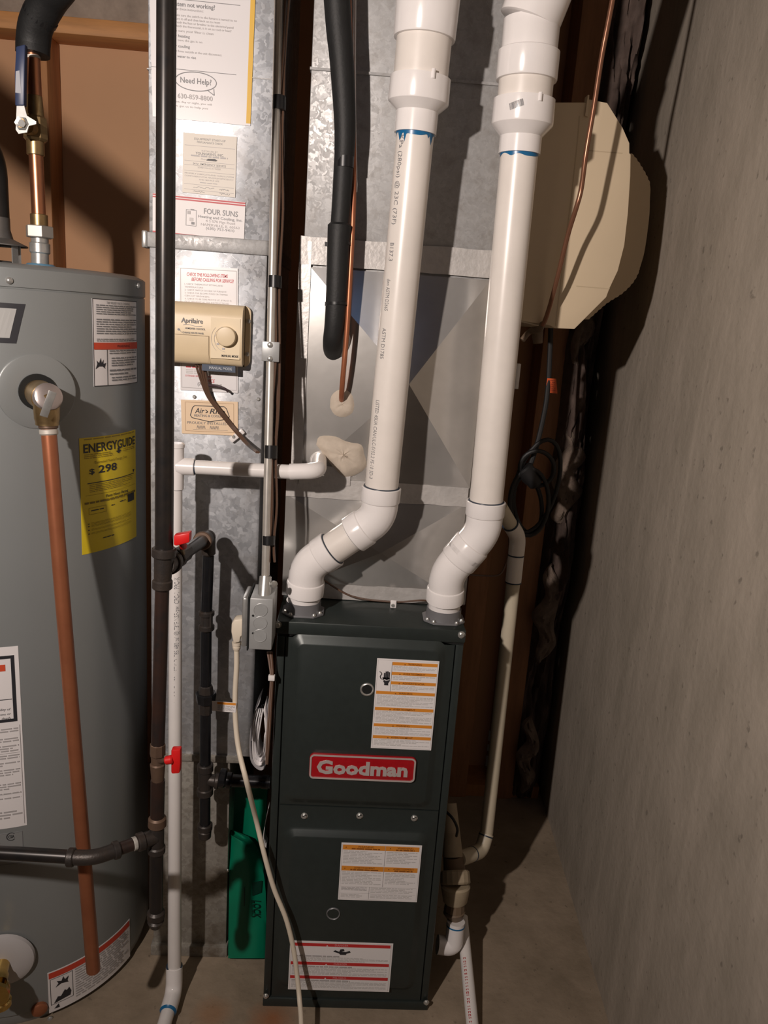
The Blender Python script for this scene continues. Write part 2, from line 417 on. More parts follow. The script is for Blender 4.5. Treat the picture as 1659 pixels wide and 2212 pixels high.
class Sheet:
    """2-D layout in unit square coordinates (u right 0..1, v DOWN 0..1), mapped by fn(u, v, off) -> world"""
    def __init__(s, fn, w_, h_, nu=1):
        s.fn = fn; s.w = w_; s.h = h_; s.nu = nu; s.layers = {}; s.stuff = set()
    def L(s, col): return s.layers.setdefault(tuple(col), ([], []))
    def rect(s, u0, v0, u1, v1, col):
        V, Fs = s.L(col)
        nn = max(1, int(math.ceil(abs(u1-u0)*s.nu)))
        for i in range(nn):
            a = u0+(u1-u0)*i/nn; b = u0+(u1-u0)*(i+1)/nn
            n = len(V); V += [(a, v1), (b, v1), (b, v0), (a, v0)]; Fs.append((n, n+1, n+2, n+3))
    def frame(s, u0, v0, u1, v1, t, col):
        tu = t/s.w; tv = t/s.h
        s.rect(u0, v0, u1, v0+tv, col); s.rect(u0, v1-tv, u1, v1, col)
        s.rect(u0, v0+tv, u0+tu, v1-tv, col); s.rect(u1-tu, v0+tv, u1, v1-tv, col)
    def poly(s, pts, col):
        V, Fs = s.L(col); n = len(V); V += list(pts); Fs.append(tuple(reversed(range(n, n+len(pts)))))
    def line(s, pts, t, col):
        for (a, b), (c, d) in zip(pts[:-1], pts[1:]):
            dx = (c-a)*s.w; dy = (d-b)*s.h; l = math.hypot(dx, dy) or 1
            ox = -dy/l*t/2/s.w; oy = dx/l*t/2/s.h
            s.poly([(a+ox, b+oy), (c+ox, d+oy), (c-ox, d-oy), (a-ox, b-oy)], col)
    def text(s, txt, u, v, h_, col, width=None, align='L', shear=0.0, bold=0.0):
        """baseline at (u, v); h_ cap height in unit v; width in unit u (stretch to fit)"""
        vs, fs, tw = text_tris(txt, shear, bold)
        k = h_*s.h/0.70
        kx = k if width is None else width*s.w/tw
        W_ = tw*kx/s.w
        u0 = u if align == 'L' else (u-W_/2 if align == 'C' else u-W_)
        V, Fs = s.L(col); n = len(V)
        V += [(u0+x*kx/s.w, v-y*k/s.h) for x, y in vs]
        Fs += [tuple(n+i for i in f_) for f_ in fs]
    def fine(s, u0, v0, u1, v1, n, col, ragged=0.25, fill=0.5):
        dv = (v1-v0)/n; s.stuff.add(tuple(col))
        for i in range(n):
            x = u0; end = u1 - (random.random()*ragged*(u1-u0) if (i % 4 == 3 or random.random() < 0.3) else 0)
            while x < end:
                wl = (0.5+random.random()*1.6)*dv*s.h/s.w*2.2
                s.rect(x, v0+i*dv, min(x+wl, end), v0+i*dv+dv*fill, col)
                x += wl + dv*s.h/s.w*0.55
    def build(s, parent, prefix='print', off=0.0004):
        for i, (col, (V, Fs)) in enumerate(s.layers.items()):
            mb = MB(); mb.v = [s.fn(u, v, off+0.0002*i) for u, v in V]; mb.f = list(Fs)
            o = mb.build(prefix, ink(col), parent, smooth=0, weld=False)
            o['kind'] = 'stuff'

def planar(Y, corners, lean=0.0):
    """axis-aligned rectangle on the plane y = Y from four photo corners TL,TR,BR,BL"""
    P = [A(px, py, Y) for px, py in corners]
    x0 = (P[0].x+P[3].x)/2; x1 = (P[1].x+P[2].x)/2; z1 = (P[0].z+P[1].z)/2; z0 = (P[2].z+P[3].z)/2
    fn = lambda u, v, off=0.0: Vector((x0+(x1-x0)*u, Y-off, z1+(z0-z1)*v))
    return fn, x1-x0, z1-z0
def quadmap(Y, corners):
    """photo corners on plane y = Y, bilinear (for papers stuck on a little crooked)"""
    P = [A(px, py, Y) for px, py in corners]
    def fn(u, v, off=0.0):
        p = P[0].lerp(P[1], u).lerp(P[3].lerp(P[2], u), v); return p - Vector((0, off, 0))
    return fn, (P[1]-P[0]).length, (P[3]-P[0]).length
def slab(fn, th, nu=1):
    mb = MB()
    for i in range(nu):
        a, b = i/nu, (i+1)/nu
        q = [fn(a, 0, th), fn(b, 0, th), fn(b, 1, th), fn(a, 1, th)]
        r = [fn(a, 0, 0), fn(b, 0, 0), fn(b, 1, 0), fn(a, 1, 0)]
        mb.quad(*q); mb.quad(*reversed(r))
        mb.quad(q[0], q[1], r[1], r[0]); mb.quad(q[2], q[3], r[3], r[2])
        if i == 0: mb.quad(q[3], q[0], r[0], r[3])
        if i == nu-1: mb.quad(q[1], q[2], r[2], r[1])
    return mb
def roundrect(x0, x1, z0, z1, r, Y, n=6):
    P = []
    for cx_, cz_, a0 in ((x1-r, z1-r, 0), (x0+r, z1-r, PI/2), (x0+r, z0+r, PI), (x1-r, z0+r, 1.5*PI)):
        for k in range(n+1):
            a = a0+PI/2*k/n; P.append(Vector((cx_+r*math.cos(a), Y, cz_+r*math.sin(a))))
    return P

# ================================================================== THE ROOM
wx = lambda y: 0.5602 + 0.0535*y
YB = 2.24                                             # back wall board
CONF = concrete('concrete_floor', (0.36, 0.285, 0.21), (0.24, 0.19, 0.135),
                stain=[(F(590, 2180).x, F(590, 2180).y-0.02, 0.07, (0.30, 0.10, 0.03), 0.75), (F(460, 2190).x, F(460, 2190).y, 0.05, (0.33, 0.15, 0.06), 0.5)])
CONW = concrete('concrete_wall', (0.42, 0.365, 0.305), (0.32, 0.28, 0.23), streak=True)
CONB = concrete('concrete_rear', (0.20, 0.16, 0.12), (0.12, 0.095, 0.07))
struct('floor', MB().box(-2.4, 0.9, -2.4, 2.5, -0.08, 0), CONF)
struct('wall_right', MB().prism([Vector((wx(-2.4), -2.4, 0)), Vector((wx(2.4), 2.4, 0)), Vector((wx(2.4)+.2, 2.4, 0)), Vector((wx(-2.4)+.2, -2.4, 0))], (0, 0, 2.5)), CONW)
struct('wall_back', MB().box(-2.4, 0.9, YB, YB+0.06, 0, 2.5), BOARD)
struct('wall_left', MB().box(-2.48, -2.4, -2.4, 2.5, 0, 2.5), mat('left_wall_paint', (0.50, 0.42, 0.33), 0.8))
struct('wall_rear', MB().box(-2.4, 0.62, -2.48, -2.4, 0, 2.5), CONB)
struct('ceiling', MB().box(-2.48, 0.9, -2.48, 2.5, 2.5, 2.56), CEIL)
# unseen blue glowing panel, added for the glint on the coil door
wn = struct('added_glow', MB().box(-0.21, 0.07, -2.41, -2.385, 2.05, 2.37), mat('glow_frame', (0.5, 0.5, 0.5), 0.5))
pm = bpy.data.materials.new('blue_glow'); pm.use_nodes = True
_b = pm.node_tree.nodes['Principled BSDF']; _b.inputs['Emission Color'].default_value = (0.30, 0.52, 1.0, 1); _b.inputs['Emission Strength'].default_value = 2.6
MB().box(-0.17, 0.03, -2.384, -2.380, 2.09, 2.33).build('glow_plate', pm, wn)

# wall crack / floor joint is left as the meeting of the two slabs; stud wall at the back
beam = A(160, 36, 2.15).z; beam0 = A(160, 74, 2.15).z
b = MB().box(-2.3, -0.45, 2.15, YB, beam0, beam).build('beam', WOODH, bevel=0.003); tag(b, 'orange-brown wooden plate running across the brown wall at top left', 'beam')
x = A(100, 300, 2.15).x
b = MB().box(x-0.042, x+0.008, 2.15, YB, 0, beam0).build('stud', WOOD, bevel=0.003); tag(b, 'wooden stud behind the upright copper water pipe', 'stud', 'wall studs')
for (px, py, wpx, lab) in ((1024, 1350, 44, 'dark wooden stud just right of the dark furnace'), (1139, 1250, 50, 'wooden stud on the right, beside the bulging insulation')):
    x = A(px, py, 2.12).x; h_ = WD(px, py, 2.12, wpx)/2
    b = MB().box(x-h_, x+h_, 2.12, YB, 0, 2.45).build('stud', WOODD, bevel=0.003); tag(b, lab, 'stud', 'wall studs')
struct('trim_1', MB().box(0.30, 0.66, 2.13, YB, 0.0, 0.04), WOOD)

def blob_sheet(x0, x1, z0, z1, Yf, amp, nx, nz, seed, taper=0.0):
    rnd = random.Random(seed); ph = [rnd.random()*6 for _ in range(8)]
    mb = MB(); V = []
    for j in range(nz+1):
        for i in range(nx+1):
            u = i/nx; v = j/nz; zz = z0+(z1-z0)*v
            tw_ = 1-taper*(1-math.sin(PI*v)**0.6)+taper*0.18*math.sin(19*v+ph[5]); xx = (x0+x1)/2+(x1-x0)*(u-0.5)*tw_+taper*0.012*math.sin(13*v+ph[6])
            e = math.sin(PI*u)**0.5 * (0.35+0.65*math.sin(PI*min(1, v*1.0))**0.3) if 0 < u < 1 else 0
            d = amp*e*(0.6+0.25*math.sin(11*v+ph[0]+3*u)+0.2*math.sin(23*v+ph[1]-5*u)+0.15*math.sin(41*v+7*u+ph[2])+0.12*rnd.random()+0.16*math.sin(31*u+17*v+ph[3])*math.sin(29*v-9*u+ph[4]))
            V.append(Vector((xx, Yf-d, zz)))
    mb.v = V
    for j in range(nz):
        for i in range(nx):
            a = j*(nx+1)+i; mb.f.append((a, a+1, a+nx+2, a+nx+1))
    return mb
x = A(1165, 1000, 2.12).x
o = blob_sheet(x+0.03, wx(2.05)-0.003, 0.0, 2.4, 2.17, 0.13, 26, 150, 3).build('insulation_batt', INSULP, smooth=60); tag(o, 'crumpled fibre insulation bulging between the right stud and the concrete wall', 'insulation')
for k in range(4):
    z0 = 0.06+k*0.43
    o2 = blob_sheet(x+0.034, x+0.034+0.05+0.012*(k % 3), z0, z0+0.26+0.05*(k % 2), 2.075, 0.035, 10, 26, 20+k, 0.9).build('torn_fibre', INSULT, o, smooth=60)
o = MB()
o = blob_sheet(-1.4, -0.45, beam-0.005, beam+0.32, 2.18, 0.07, 30, 8, 5).build('insulation_batt', INSUL, smooth=60); tag(o, 'pale fluffy insulation lying above the wooden plate at top left', 'insulation')

# ================================================================== WATER HEATER
HC = Vector((-0.68, 1.53, 0)); HR = 0.265; HZ = 1.487
def oncyl(px, py, R_=HR):
    d = ray(px, py); ox = CAM.x-HC.x; oy = CAM.y-HC.y
    a = d.x*d.x+d.y*d.y; bb = ox*d.x+oy*d.y; c = ox*ox+oy*oy-R_*R_
    disc = max(0, bb*bb-a*c); t = (-bb-math.sqrt(disc))/a
    p = CAM+d*t
    return math.atan2(p.y-HC.y, p.x-HC.x), p.z, p
def cylmap(t0, t1, z1, z0, R_=HR):
    def fn(u, v, off=0.0):
        t = t0+(t1-t0)*u; r = R_+off
        return Vector((HC.x+r*math.cos(t), HC.y+r*math.sin(t), z1+(z0-z1)*v))
    return fn, R_*abs(t1-t0), z1-z0
def cyllabel(corners):
    Q = [oncyl(*c) for c in corners]
    return cylmap((Q[0][0]+Q[3][0])/2, (Q[1][0]+Q[2][0])/2, (Q[0][1]+Q[1][1])/2, (Q[2][1]+Q[3][1])/2)
wh = thing('water_heater', 'tall grey cylindrical water heater with warning and yellow energy labels', 'water heater', (HC.x, HC.y, 0))
base = Vector((HC.x, HC.y, 0)); up = base+Vector((0, 0, 1))
MB().rev(base, up, [(0.0, HR-0.012), (0.012, HR-0.006), (0.03, HR-0.006)], 96).build('base_ring', HEATL, wh)
zs = oncyl(150, 634)[1]
MB().rev(base, up, [(0.03, HR-0.003), (0.034, HR), (zs, HR), (zs+0.002, HR-0.002), (zs+0.004, HR-0.002)], 128).build('jacket', HEAT, wh)
MB().rev(base, up, [(zs+0.003, HR-0.002), (zs+0.004, HR+0.001), (zs+0.033, HR+0.001), (zs+0.036, HR-0.003), (zs+0.041, HR-0.015)], 128).build('lid', HEAT, wh)
HZ = zs+0.038
for px, py in ((20, 606), (297, 617)):
    t, z, p = oncyl(px, py, HR+0.001); nrm = Vector((math.cos(t), math.sin(t), 0))
    MB().rev(p, p+nrm, [(0, 0.0055), (0.002, 0.0055), (0.0045, 0.003), (0.005, 0.001)], 14).build('screw', STEEL, wh)
t, z, p = oncyl(108, 2200); nrm = Vector((math.cos(t), math.sin(t), 0))
MB().rev(p, p+nrm, [(0, 0.0055), (0.002, 0.0055), (0.0045, 0.003), (0.005, 0.001)], 14).build('screw', STEEL, wh)

# relief valve label (white, red stripe)
fn, w_, h_ = cyllabel(((198, 645), (294, 650), (296, 827), (203, 834)))
lb = slab(fn, 0.0006, 10).build('relief_valve_label', PAPER, wh); lb['label'] = 'white relief valve notice with red warning stripe'
S = Sheet(fn, w_, h_, 14)
S.frame(0, 0, 1, 1, 0.0012, K)
S.text('T&P RELIEF VALVE OPENING', 0.5, 0.052, 0.026, G3, 0.52, 'C')
S.fine(0.06, 0.065, 0.97, 0.185, 5, G3, 0.4, 0.5); S.fine(0.06, 0.225, 0.97, 0.41, 7, G3, 0.4, 0.5); S.fine(0.06, 0.45, 0.97, 0.49, 2, G3, 0.8, 0.5)
S.rect(0.01, 0.495, 0.99, 0.575, (0.60, 0.07, 0.03))
S.poly([(0.33, 0.556), (0.40, 0.556), (0.365, 0.515)], K); S.text('WARNING', 0.43, 0.552, 0.032, (0.12, 0.02, 0.02), 0.32)
S.rect(0.235, 0.575, 0.245, 0.99, K)
S.poly([(0.03, 0.80), (0.06, 0.74), (0.05, 0.70), (0.09, 0.73), (0.12, 0.67), (0.135, 0.73), (0.17, 0.69), (0.165, 0.74), (0.215, 0.73), (0.19, 0.78), (0.20, 0.80), (0.15, 0.77), (0.09, 0.77)], K)
S.fine(0.28, 0.585, 0.96, 0.64, 2, G3, 0.4, 0.5); S.fine(0.32, 0.67, 0.96, 0.785, 4, G3, 0.4, 0.5); S.fine(0.28, 0.81, 0.96, 0.84, 1, G3, 0.1, 0.7); S.fine(0.28, 0.855, 0.7, 0.88, 1, G3, 0.1, 0.7); S.fine(0.32, 0.90, 0.96, 0.96, 2, G3, 0.4, 0.5)
S.build(lb, off=0.001)
# energy label
fn, w_, h_ = cyllabel(((171, 946), (292, 929), (294, 1161), (177, 1196)))
lb = slab(fn, 0.0006, 12).build('energy_label', YELLOW, wh); lb['label'] = 'bright yellow energy cost label with black lettering'
S = Sheet(fn, w_, h_, 16)
S.fine(0.06, 0.01, 0.95, 0.035, 1, (0.35, 0.25, 0.02), 0.1, 0.35)
S.text('ENERGYGUIDE', 0.05, 0.125, 0.073, K, 0.92, bold=0.02)
S.rect(0.57, 0.12, 0.61, 0.155, K); S.poly([(0.535, 0.145), (0.645, 0.145), (0.59, 0.172)], K)
S.fine(0.06, 0.14, 0.48, 0.185, 3, (0.30, 0.22, 0.02), 0.4, 0.4); S.fine(0.68, 0.14, 0.95, 0.17, 2, (0.30, 0.22, 0.02), 0.4, 0.4)
S.text('Estimated Yearly Energy Cost', 0.2, 0.225, 0.022, (0.2, 0.14, 0.01), 0.56)
S.text('$', 0.12, 0.31, 0.045, K, 0.075, bold=0.015); S.text('298', 0.25, 0.31, 0.064, K, 0.30, bold=0.02)
S.rect(0.09, 0.385, 0.93, 0.392, K); S.poly([(0.90, 0.352), (0.95, 0.352), (0.925, 0.38)], K)
S.fine(0.12, 0.402, 0.9, 0.475, 5, (0.30, 0.22, 0.02), 0.3, 0.35)
S.rect(0.06, 0.49, 0.95, 0.4925, (0.3, 0.22, 0.02))
S.text('First Hour Rating', 0.36, 0.535, 0.024, K, 0.42, bold=0.012)
S.fine(0.05, 0.548, 0.96, 0.572, 1, (0.2, 0.14, 0.01), 0.05, 0.7)
S.frame(0.1, 0.60, 0.36, 0.66, 0.0007, (0.3, 0.22, 0.02)); S.fine(0.13, 0.622, 0.32, 0.64, 1, K, 0.1, 0.5); S.fine(0.44, 0.612, 0.50, 0.63, 1, K, 0.1, 0.5); S.fine(0.6, 0.60, 0.72, 0.62, 1, K, 0.1, 0.4)
S.rect(0.77, 0.563, 0.93, 0.637, K)
for i, v in enumerate((0.735, 0.757, 0.79, 0.823)):
    S.rect(0.085, v, 0.105, v+0.008, K); S.fine(0.13, v-0.003, 0.85, v+0.016, 2, (0.30, 0.22, 0.02), 0.5, 0.3)
S.fine(0.30, 0.885, 0.48, 0.9, 1, K, 0.1, 0.6)
S.build(lb, off=0.001)
# black framed sticker at the left edge
Q0 = oncyl(55, 657); Q1 = oncyl(35, 742); tR = Q0[0]; tB = Q1[0]; tl = tR-0.62
def fnp(u, v, off=0.0):
    t = tl+(tR-tl)*u - (tR-tB)*v; r = HR+off; z = Q0[1]+(Q1[1]-Q0[1])*v
    return Vector((HC.x+r*math.cos(t), HC.y+r*math.sin(t), z))
lb = slab(fnp, 0.0006, 12).build('nameplate', ink(K), wh)
S = Sheet(fnp, HR*0.62, Q0[1]-Q1[1], 20); S.rect(0.05, 0.13, 0.93, 0.87, (0.40, 0.40, 0.39)); S.build(lb, off=0.001)
# tall instruction label, right edge visible
Qa = oncyl(36, 1402); Qb = oncyl(61, 1775)
fn, w_, h_ = cylmap(Qa[0]-0.75, (Qa[0]+Qb[0])/2, Qa[1]+0.006, Qb[1]-0.006)
lb = slab(fn, 0.0006, 20).build('instruction_label', PAPER, wh); lb['label'] = 'long white instruction label with a black framed warning'
S = Sheet(fn, w_, h_, 24)
S.frame(0.02, 0.045, 0.965, 0.40, 0.006, K); S.rect(0.06, 0.09, 0.89, 0.125, (0.62, 0.08, 0.03)); S.rect(0.05, 0.275, 0.93, 0.279, K)
for v, s_ in ((0.335, 'ility of'), (0.36, 'ons or'), (0.383, 'death.')): S.text(s_, 0.915, v, 0.0125, G3, None, 'R', shear=0.2)
S.fine(0.10, 0.32, 0.74, 0.39, 3, G3, 0.3, 0.5)
v = 0.42
for n in (3, 7, 2, 2, 3, 1, 5, 1):
    S.fine(0.05, v, 0.965, v+0.0135*n, n, G5, 0.3, 0.5); v += 0.0135*n+0.013
for vv in (0.57, 0.80): S.rect(0.05, vv, 0.97, vv+0.002, G5)
S.poly([(0.62+0.05*math.cos(a*PI/6), 0.855+0.026*math.sin(a*PI/6)) for a in range(12)], K)
S.fine(0.3, 0.90, 0.97, 0.95, 3, G5, 0.4, 0.5); S.rect(0.978, 0.42, 0.982, 0.985, G5)
S.build(lb, off=0.001)
# small rating plate
Qa = oncyl(46, 1795); Qb = oncyl(54, 1860)
fn, w_, h_ = cylmap(Qa[0]-0.72, (Qa[0]+Qb[0])/2, Qa[1], Qb[1])
lb = slab(fn, 0.0005, 18).build('rating_plate', HEATL, wh)
S = Sheet(fn, w_, h_, 24); S.frame(0, 0, 1, 1, 0.0009, G3)
S.text('CSA', 0.90, 0.16, 0.09, K, 0.055, 'C', bold=0.02)
S.line([(0.90+0.04*math.cos(a*PI/12), 0.115+0.12*math.sin(a*PI/12)) for a in range(3, 22)], 0.0014, K)
S.fine(0.1, 0.1, 0.8, 0.9, 9, G3, 0.6, 0.25); S.rect(0.86, 0.72, 0.97, 0.80, G3); S.build(lb, off=0.0009)
# bottom warning label
Q = [oncyl(*c) for c in ((100, 2105), (277, 1986), (283, 2069), (108, 2180))]
fn, w_, h_ = cylmap((Q[0][0]+Q[3][0])/2, (Q[1][0]+Q[2][0])/2, (Q[0][1]+Q[1][1])/2, (Q[2][1]+Q[3][1])/2)
lb = slab(fn, 0.0006, 14).build('flammable_vapour_label', PAPER, wh); lb['label'] = 'white flammable vapour warning label with red top stripe'
S = Sheet(fn, w_, h_, 18)
S.rect(0.01, 0.02, 0.99, 0.16, (0.58, 0.06, 0.03))
S.poly([(0.07, 0.42), (0.10, 0.34), (0.085, 0.27), (0.13, 0.31), (0.15, 0.22), (0.165, 0.31), (0.205, 0.26), (0.19, 0.36), (0.20, 0.41), (0.13, 0.37)], K)
S.poly([(0.05, 0.80), (0.09, 0.66), (0.12, 0.68), (0.16, 0.56), (0.18, 0.60), (0.205, 0.55), (0.225, 0.66), (0.215, 0.76)], K)
S.poly([(0.05, 0.93), (0.095, 0.84), (0.105, 0.94)], K); S.frame(0.02, 0.18, 0.245, 0.82, 0.0009, K)
S.fine(0.27, 0.18, 0.96, 0.92, 12, G5, 0.25, 0.45); S.build(lb, off=0.001)

# relief valve on the shoulder
t, z, p = oncyl(80, 846)
n3 = Vector((math.cos(t), math.sin(t), 0)); tg = Vector((-n3.y, n3.x, 0))
MB().rev(p-n3*0.004, p+n3, [(0, 0.062), (0.0055, 0.062), (0.0065, 0.060), (0.0066, 0.03)], 48).build('valve_plate', HEAT, wh)
MB().rev(p+n3*0.002, p+n3, [(0, 0.030), (0.0055, 0.030), (0.0055, 0.022)], 32).build('valve_opening', FURND, wh)
vc = A(100, 860, p.y-0.055)                                   # outlet centre
rv = MB().rev(p-n3*0.02, vc, [(0, 0.021), (0.04, 0.021), (0.042, 0.023), ((vc-p).length+0.02, 0.023)], 24)
rv.rev(vc+Vector((0, 0, 0.012)), vc-Vector((0, 0, 1)), [(0, 0.016), (0.006, 0.021), (0.045, 0.0195), (0.05, 0.018), (0.055, 0.018)], 24)
rvo = rv.build('relief_valve', BRASS, wh, smooth=40)
dd = (A(112, 852, p.y-0.085)-vc).normalized()
MB().rev(vc-dd*0.004, vc+dd, [(0, 0.021), (0.016, 0.0225), (0.022, 0.021), (0.024, 0.017), (0.024, 0.004)], 28).build('valve_cap', mat('valve_aluminium', (0.55, 0.48, 0.46), 0.35, 0.8), rvo)
e0 = A(114, 846, p.y-0.10); e1 = A(94, 900, p.y-0.10); ed = (e1-e0)
MB().obox((e0+e1)/2, ed/2, ed.cross(dd).normalized()*0.006, dd*0.001).build('test_lever', STEEL, rvo, bevel=0.0007)
pv = vc-Vector((0, 0, 0.045))

# discharge pipe (copper)
cp0 = A(103, 905, vc.y); 
dp = thing('discharge_pipe', 'long bare copper discharge pipe leaning down in front of the grey tank', 'pipe', (cp0.x, cp0.y, 0))
bot = A(202, 2098, 1.165)
rtop = WD(110, 1000, vc.y, 32)/2
ax = (bot-cp0)
MB().rev(cp0, bot, [(0.012, rtop), (ax.length-0.002, rtop), (ax.length, rtop-0.001)], 28).build('copper_tube', COPPERR, dp)
MB().rev(cp0-ax.normalized()*0.022, bot, [(0, 0.0155), (0.004, 0.0185), (0.014, 0.0185), (0.016, 0.017), (0.018, 0.0165)], 8).build('male_adapter', RUSTY, dp, smooth=20)
MB().rev(cp0-ax.normalized()*0.026, bot, [(0, 0.016), (0.001, 0.0195), (0.006, 0.0195), (0.007, 0.016)], 20).build('thread_corrosion', VERD, dp)
MB().rev(cp0, bot, [(-0.004, rtop+0.001), (0.0, rtop+0.003), (0.014, rtop+0.003), (0.016, rtop+0.001)], 24).build('solder_collar', RUSTY, dp)
MB().rev(cp0, bot, [(0.0165, rtop+0.0005), (0.018, rtop+0.0025), (0.024, rtop+0.0022), (0.026, rtop)], 24).build('solder_joint', SOLDER, dp)

# drain valve with round escutcheon
t, z, p = oncyl(8, 2070); n3 = Vector((math.cos(t), math.sin(t), 0))
dv = thing('drain_valve', 'brass drain tap with round white escutcheon low on the tank', 'valve', p)
MB().rev(p, p+n3, [(0.002, 0.058), (0.008, 0.056), (0.014, 0.045), (0.016, 0.02)], 40).build('escutcheon', mat('escutcheon_white', (0.50, 0.48, 0.48), 0.4), dv)
q = p+n3*0.06
MB().rev(p+n3*0.012, q, [(0, 0.014), (0.03, 0.014), (0.03, 0.017), (0.05, 0.017)], 20).build('valve_body', BRASSG, dv)
MB().rev(q+n3*0.012+Vector((0.008, 0, 0.015)), q+n3*0.012+Vector((0.012, 0, -1)), [(0, 0.012), (0.01, 0.017), (0.04, 0.015), (0.042, 0.018), (0.052, 0.018), (0.052, 0.013), (0.03, 0.012)], 24, cap=False).build('hose_outlet', BRASSG, dv)
MB().rev(q, q+n3, [(0.002, 0.012), (0.02, 0.012), (0.022, 0.026), (0.030, 0.026), (0.032, 0.01)], 10).build('handle', BRASSG, dv)
# copper stub low on the tank
t, z, p = oncyl(85, 2178); n3 = Vector((math.cos(t), math.sin(t), 0))
MB().rev(p, p+n3, [(-0.002, 0.016), (0.006, 0.015), (0.010, 0.010), (0.011, 0.003)], 18).build('inspection_plug', COPPERR, wh)

# draft hood and flue (left edge of the photograph)
dh = thing('draft_hood', 'grey sheet metal draft hood on four legs at the left edge of the tank top', 'draft hood', (-0.70, 1.50, HZ))
hc = A(-8, 540, 1.50); hx = hc.x
zt = A(0, 505, 1.50).z; zb = A(0, 528, 1.50).z; rr = A(56, 530, 1.50).x-hx
MB().rev((hx, 1.50, zb-0.002), (hx, 1.50, 9), [(0, rr), (0.002, rr), (zt-zb-0.006, rr*0.55), (zt-zb+0.01, rr*0.47), (zt-zb+0.03, rr*0.47)], 40, cap=False).build('hood', mat('hood_grey', (0.24, 0.23, 0.22), 0.5, 0.6, var=0.2, vscale=30), dh)
for ang in (-0.35, -1.25, -2.0, 0.9):
    c = Vector((hx+rr*0.78*math.cos(ang), 1.50+rr*0.78*math.sin(ang), 0)); tg = Vector((-math.sin(ang), math.cos(ang), 0))
    MB().obox((c.x, c.y, (HZ+zb)/2), tg*0.007, Vector((math.cos(ang), math.sin(ang), 0))*0.001, Vector((0, 0, (zb-HZ)/2))).build('leg', STEEL, dh)
MB().rev((hx, 1.50, HZ), (hx, 1.50, 9), [(0, rr*0.75), (0.008, rr*0.72), (0.012, rr*0.5)], 36).build('collar', mat('hood_grey', (0.24, 0.23, 0.22), 0.5), dh)
fz = A(-8, 318, 1.50).z
fl_ = MB().tube(fillet([Vector((hx, 1.50, zt)), Vector((hx, 1.50, fz)), Vector((hx-0.76*1.15, 1.50, fz+0.65*1.15))], 0.05, 8), rr*0.46, 32).build('flue_pipe', mat('flue_dark', (0.06, 0.058, 0.055), 0.45, 0.6, var=0.4, vscale=20)); tag(fl_, 'dark sheet metal flue rising from the draft hood at the left edge', 'pipe')

# ------------------------------------------------------------------ cold water pipe with ball valve
YW = 1.46
wp = thing('cold_water_pipe', 'upright copper water pipe with nuts and blue levered ball valve above tank', 'pipe', A(85, 575, YW))
def P(px, py, Y=YW): return A(px, py, Y)
def seg(name, m_, parent, a, b, ra, rb=None, Y=YW, sides=24, sm=35, ends=0.0):
    """straight pipe piece between two photo points with half-widths given in pixels"""
    Ya, Yb = (Y, Y) if not isinstance(Y, tuple) else Y
    pa, pb = A(a[0], a[1], Ya), A(b[0], b[1], Yb)
    r0 = WD(a[0], a[1], Ya, ra); r1 = WD(b[0], b[1], Yb, ra if rb is None else rb)
    l = (pb-pa).length
    if ends: prof = [(0, r0-ends), (ends, r0), (l-ends, r1), (l, r1-ends)]
    else: prof = [(0, r0), (l, r1)]
    return MB().rev(pa, pb, prof, sides).build(name, m_, parent, smooth=sm)
wh_seal = MB().rev((P(88, 580).x, YW, HZ-0.004), (P(88, 580).x, YW, 9), [(0, 0.034), (0.008, 0.03), (0.014, 0.021)], 28).build('seal_ring', mat('blue_seal', (0.13, 0.30, 0.45), 0.45), wp)
seg('nipple', STEEL, wp, (87, 582), (86, 512), 18, 18)
seg('nipple_collar', STEEL, wp, (86.5, 548), (86, 524), 21, 21, ends=0.002)
seg('union_nut', mat('nut_dull', (0.50, 0.47, 0.43), 0.4, 0.7), wp, (86, 514), (85, 488), 29, 29, sides=6, sm=20, ends=0.0015)
seg('adapter', BRASS, wp, (85, 490), (84, 463), 18, 18, sides=24, ends=0.001)
seg('copper_tube', COPPER, wp, (84, 470), (77, 325), 14.5, 14.5)
seg('valve_end', BRASS, wp, (77, 336), (76, 300), 18, 18, ends=0.001)
vb = seg('valve_body', BRASS, wp, (77, 305), (76, 250), 26, 24, sides=8, sm=20, ends=0.004)
seg('valve_neck', BRASS, wp, (76, 255), (74, 205), 19, 16, ends=0.002)
seg('copper_tube', COPPER, wp, (75, 215), (70, 100), 15, 15)
seg('solder_joint', SOLDER, wp, (71, 128), (70, 122), 16, 16)
ym = YW-0.055
MB().rev(A(46, 266, ym)+Vector((0, 0.05, 0)), A(46, 266, ym), [(0, 0.012), (0.03, 0.012), (0.03, 0.008), (0.055, 0.008)], 16).build('valve_stem', BRASS, vb)
lv = MB().prism([A(px, py, ym) for px, py in ((36, 228), (52, 228), (58, 250), (78, 262), (78, 268), (62, 272), (58, 286), (40, 289), (34, 280))], (0, 0.003, 0)).build('lever_plate', STEEL, vb)
MB().rev(A(46, 266, ym)+Vector((0, 0.002, 0)), A(46, 266, ym-0.02), [(0, 0.011), (0.006, 0.011), (0.007, 0.006), (0.010, 0.006), (0.010, 0.003)], 6).build('lever_nut', STEEL, vb, smooth=20)
MB().prism([A(px, py, ym-0.002) for px, py in ((32, 228), (31, 160), (34, 100), (54, 95), (53, 150), (52, 228))], (0, 0.012, 0)).build('lever_sleeve', BLUE, vb, bevel=0.002)
MB().prism([A(px, py, ym-0.0025) for px, py in ((33, 200), (34, 154), (42, 152), (46, 202))], (0, 0.002, 0)).build('lever_sticker', ink((0.35, 0.36, 0.40)), vb)
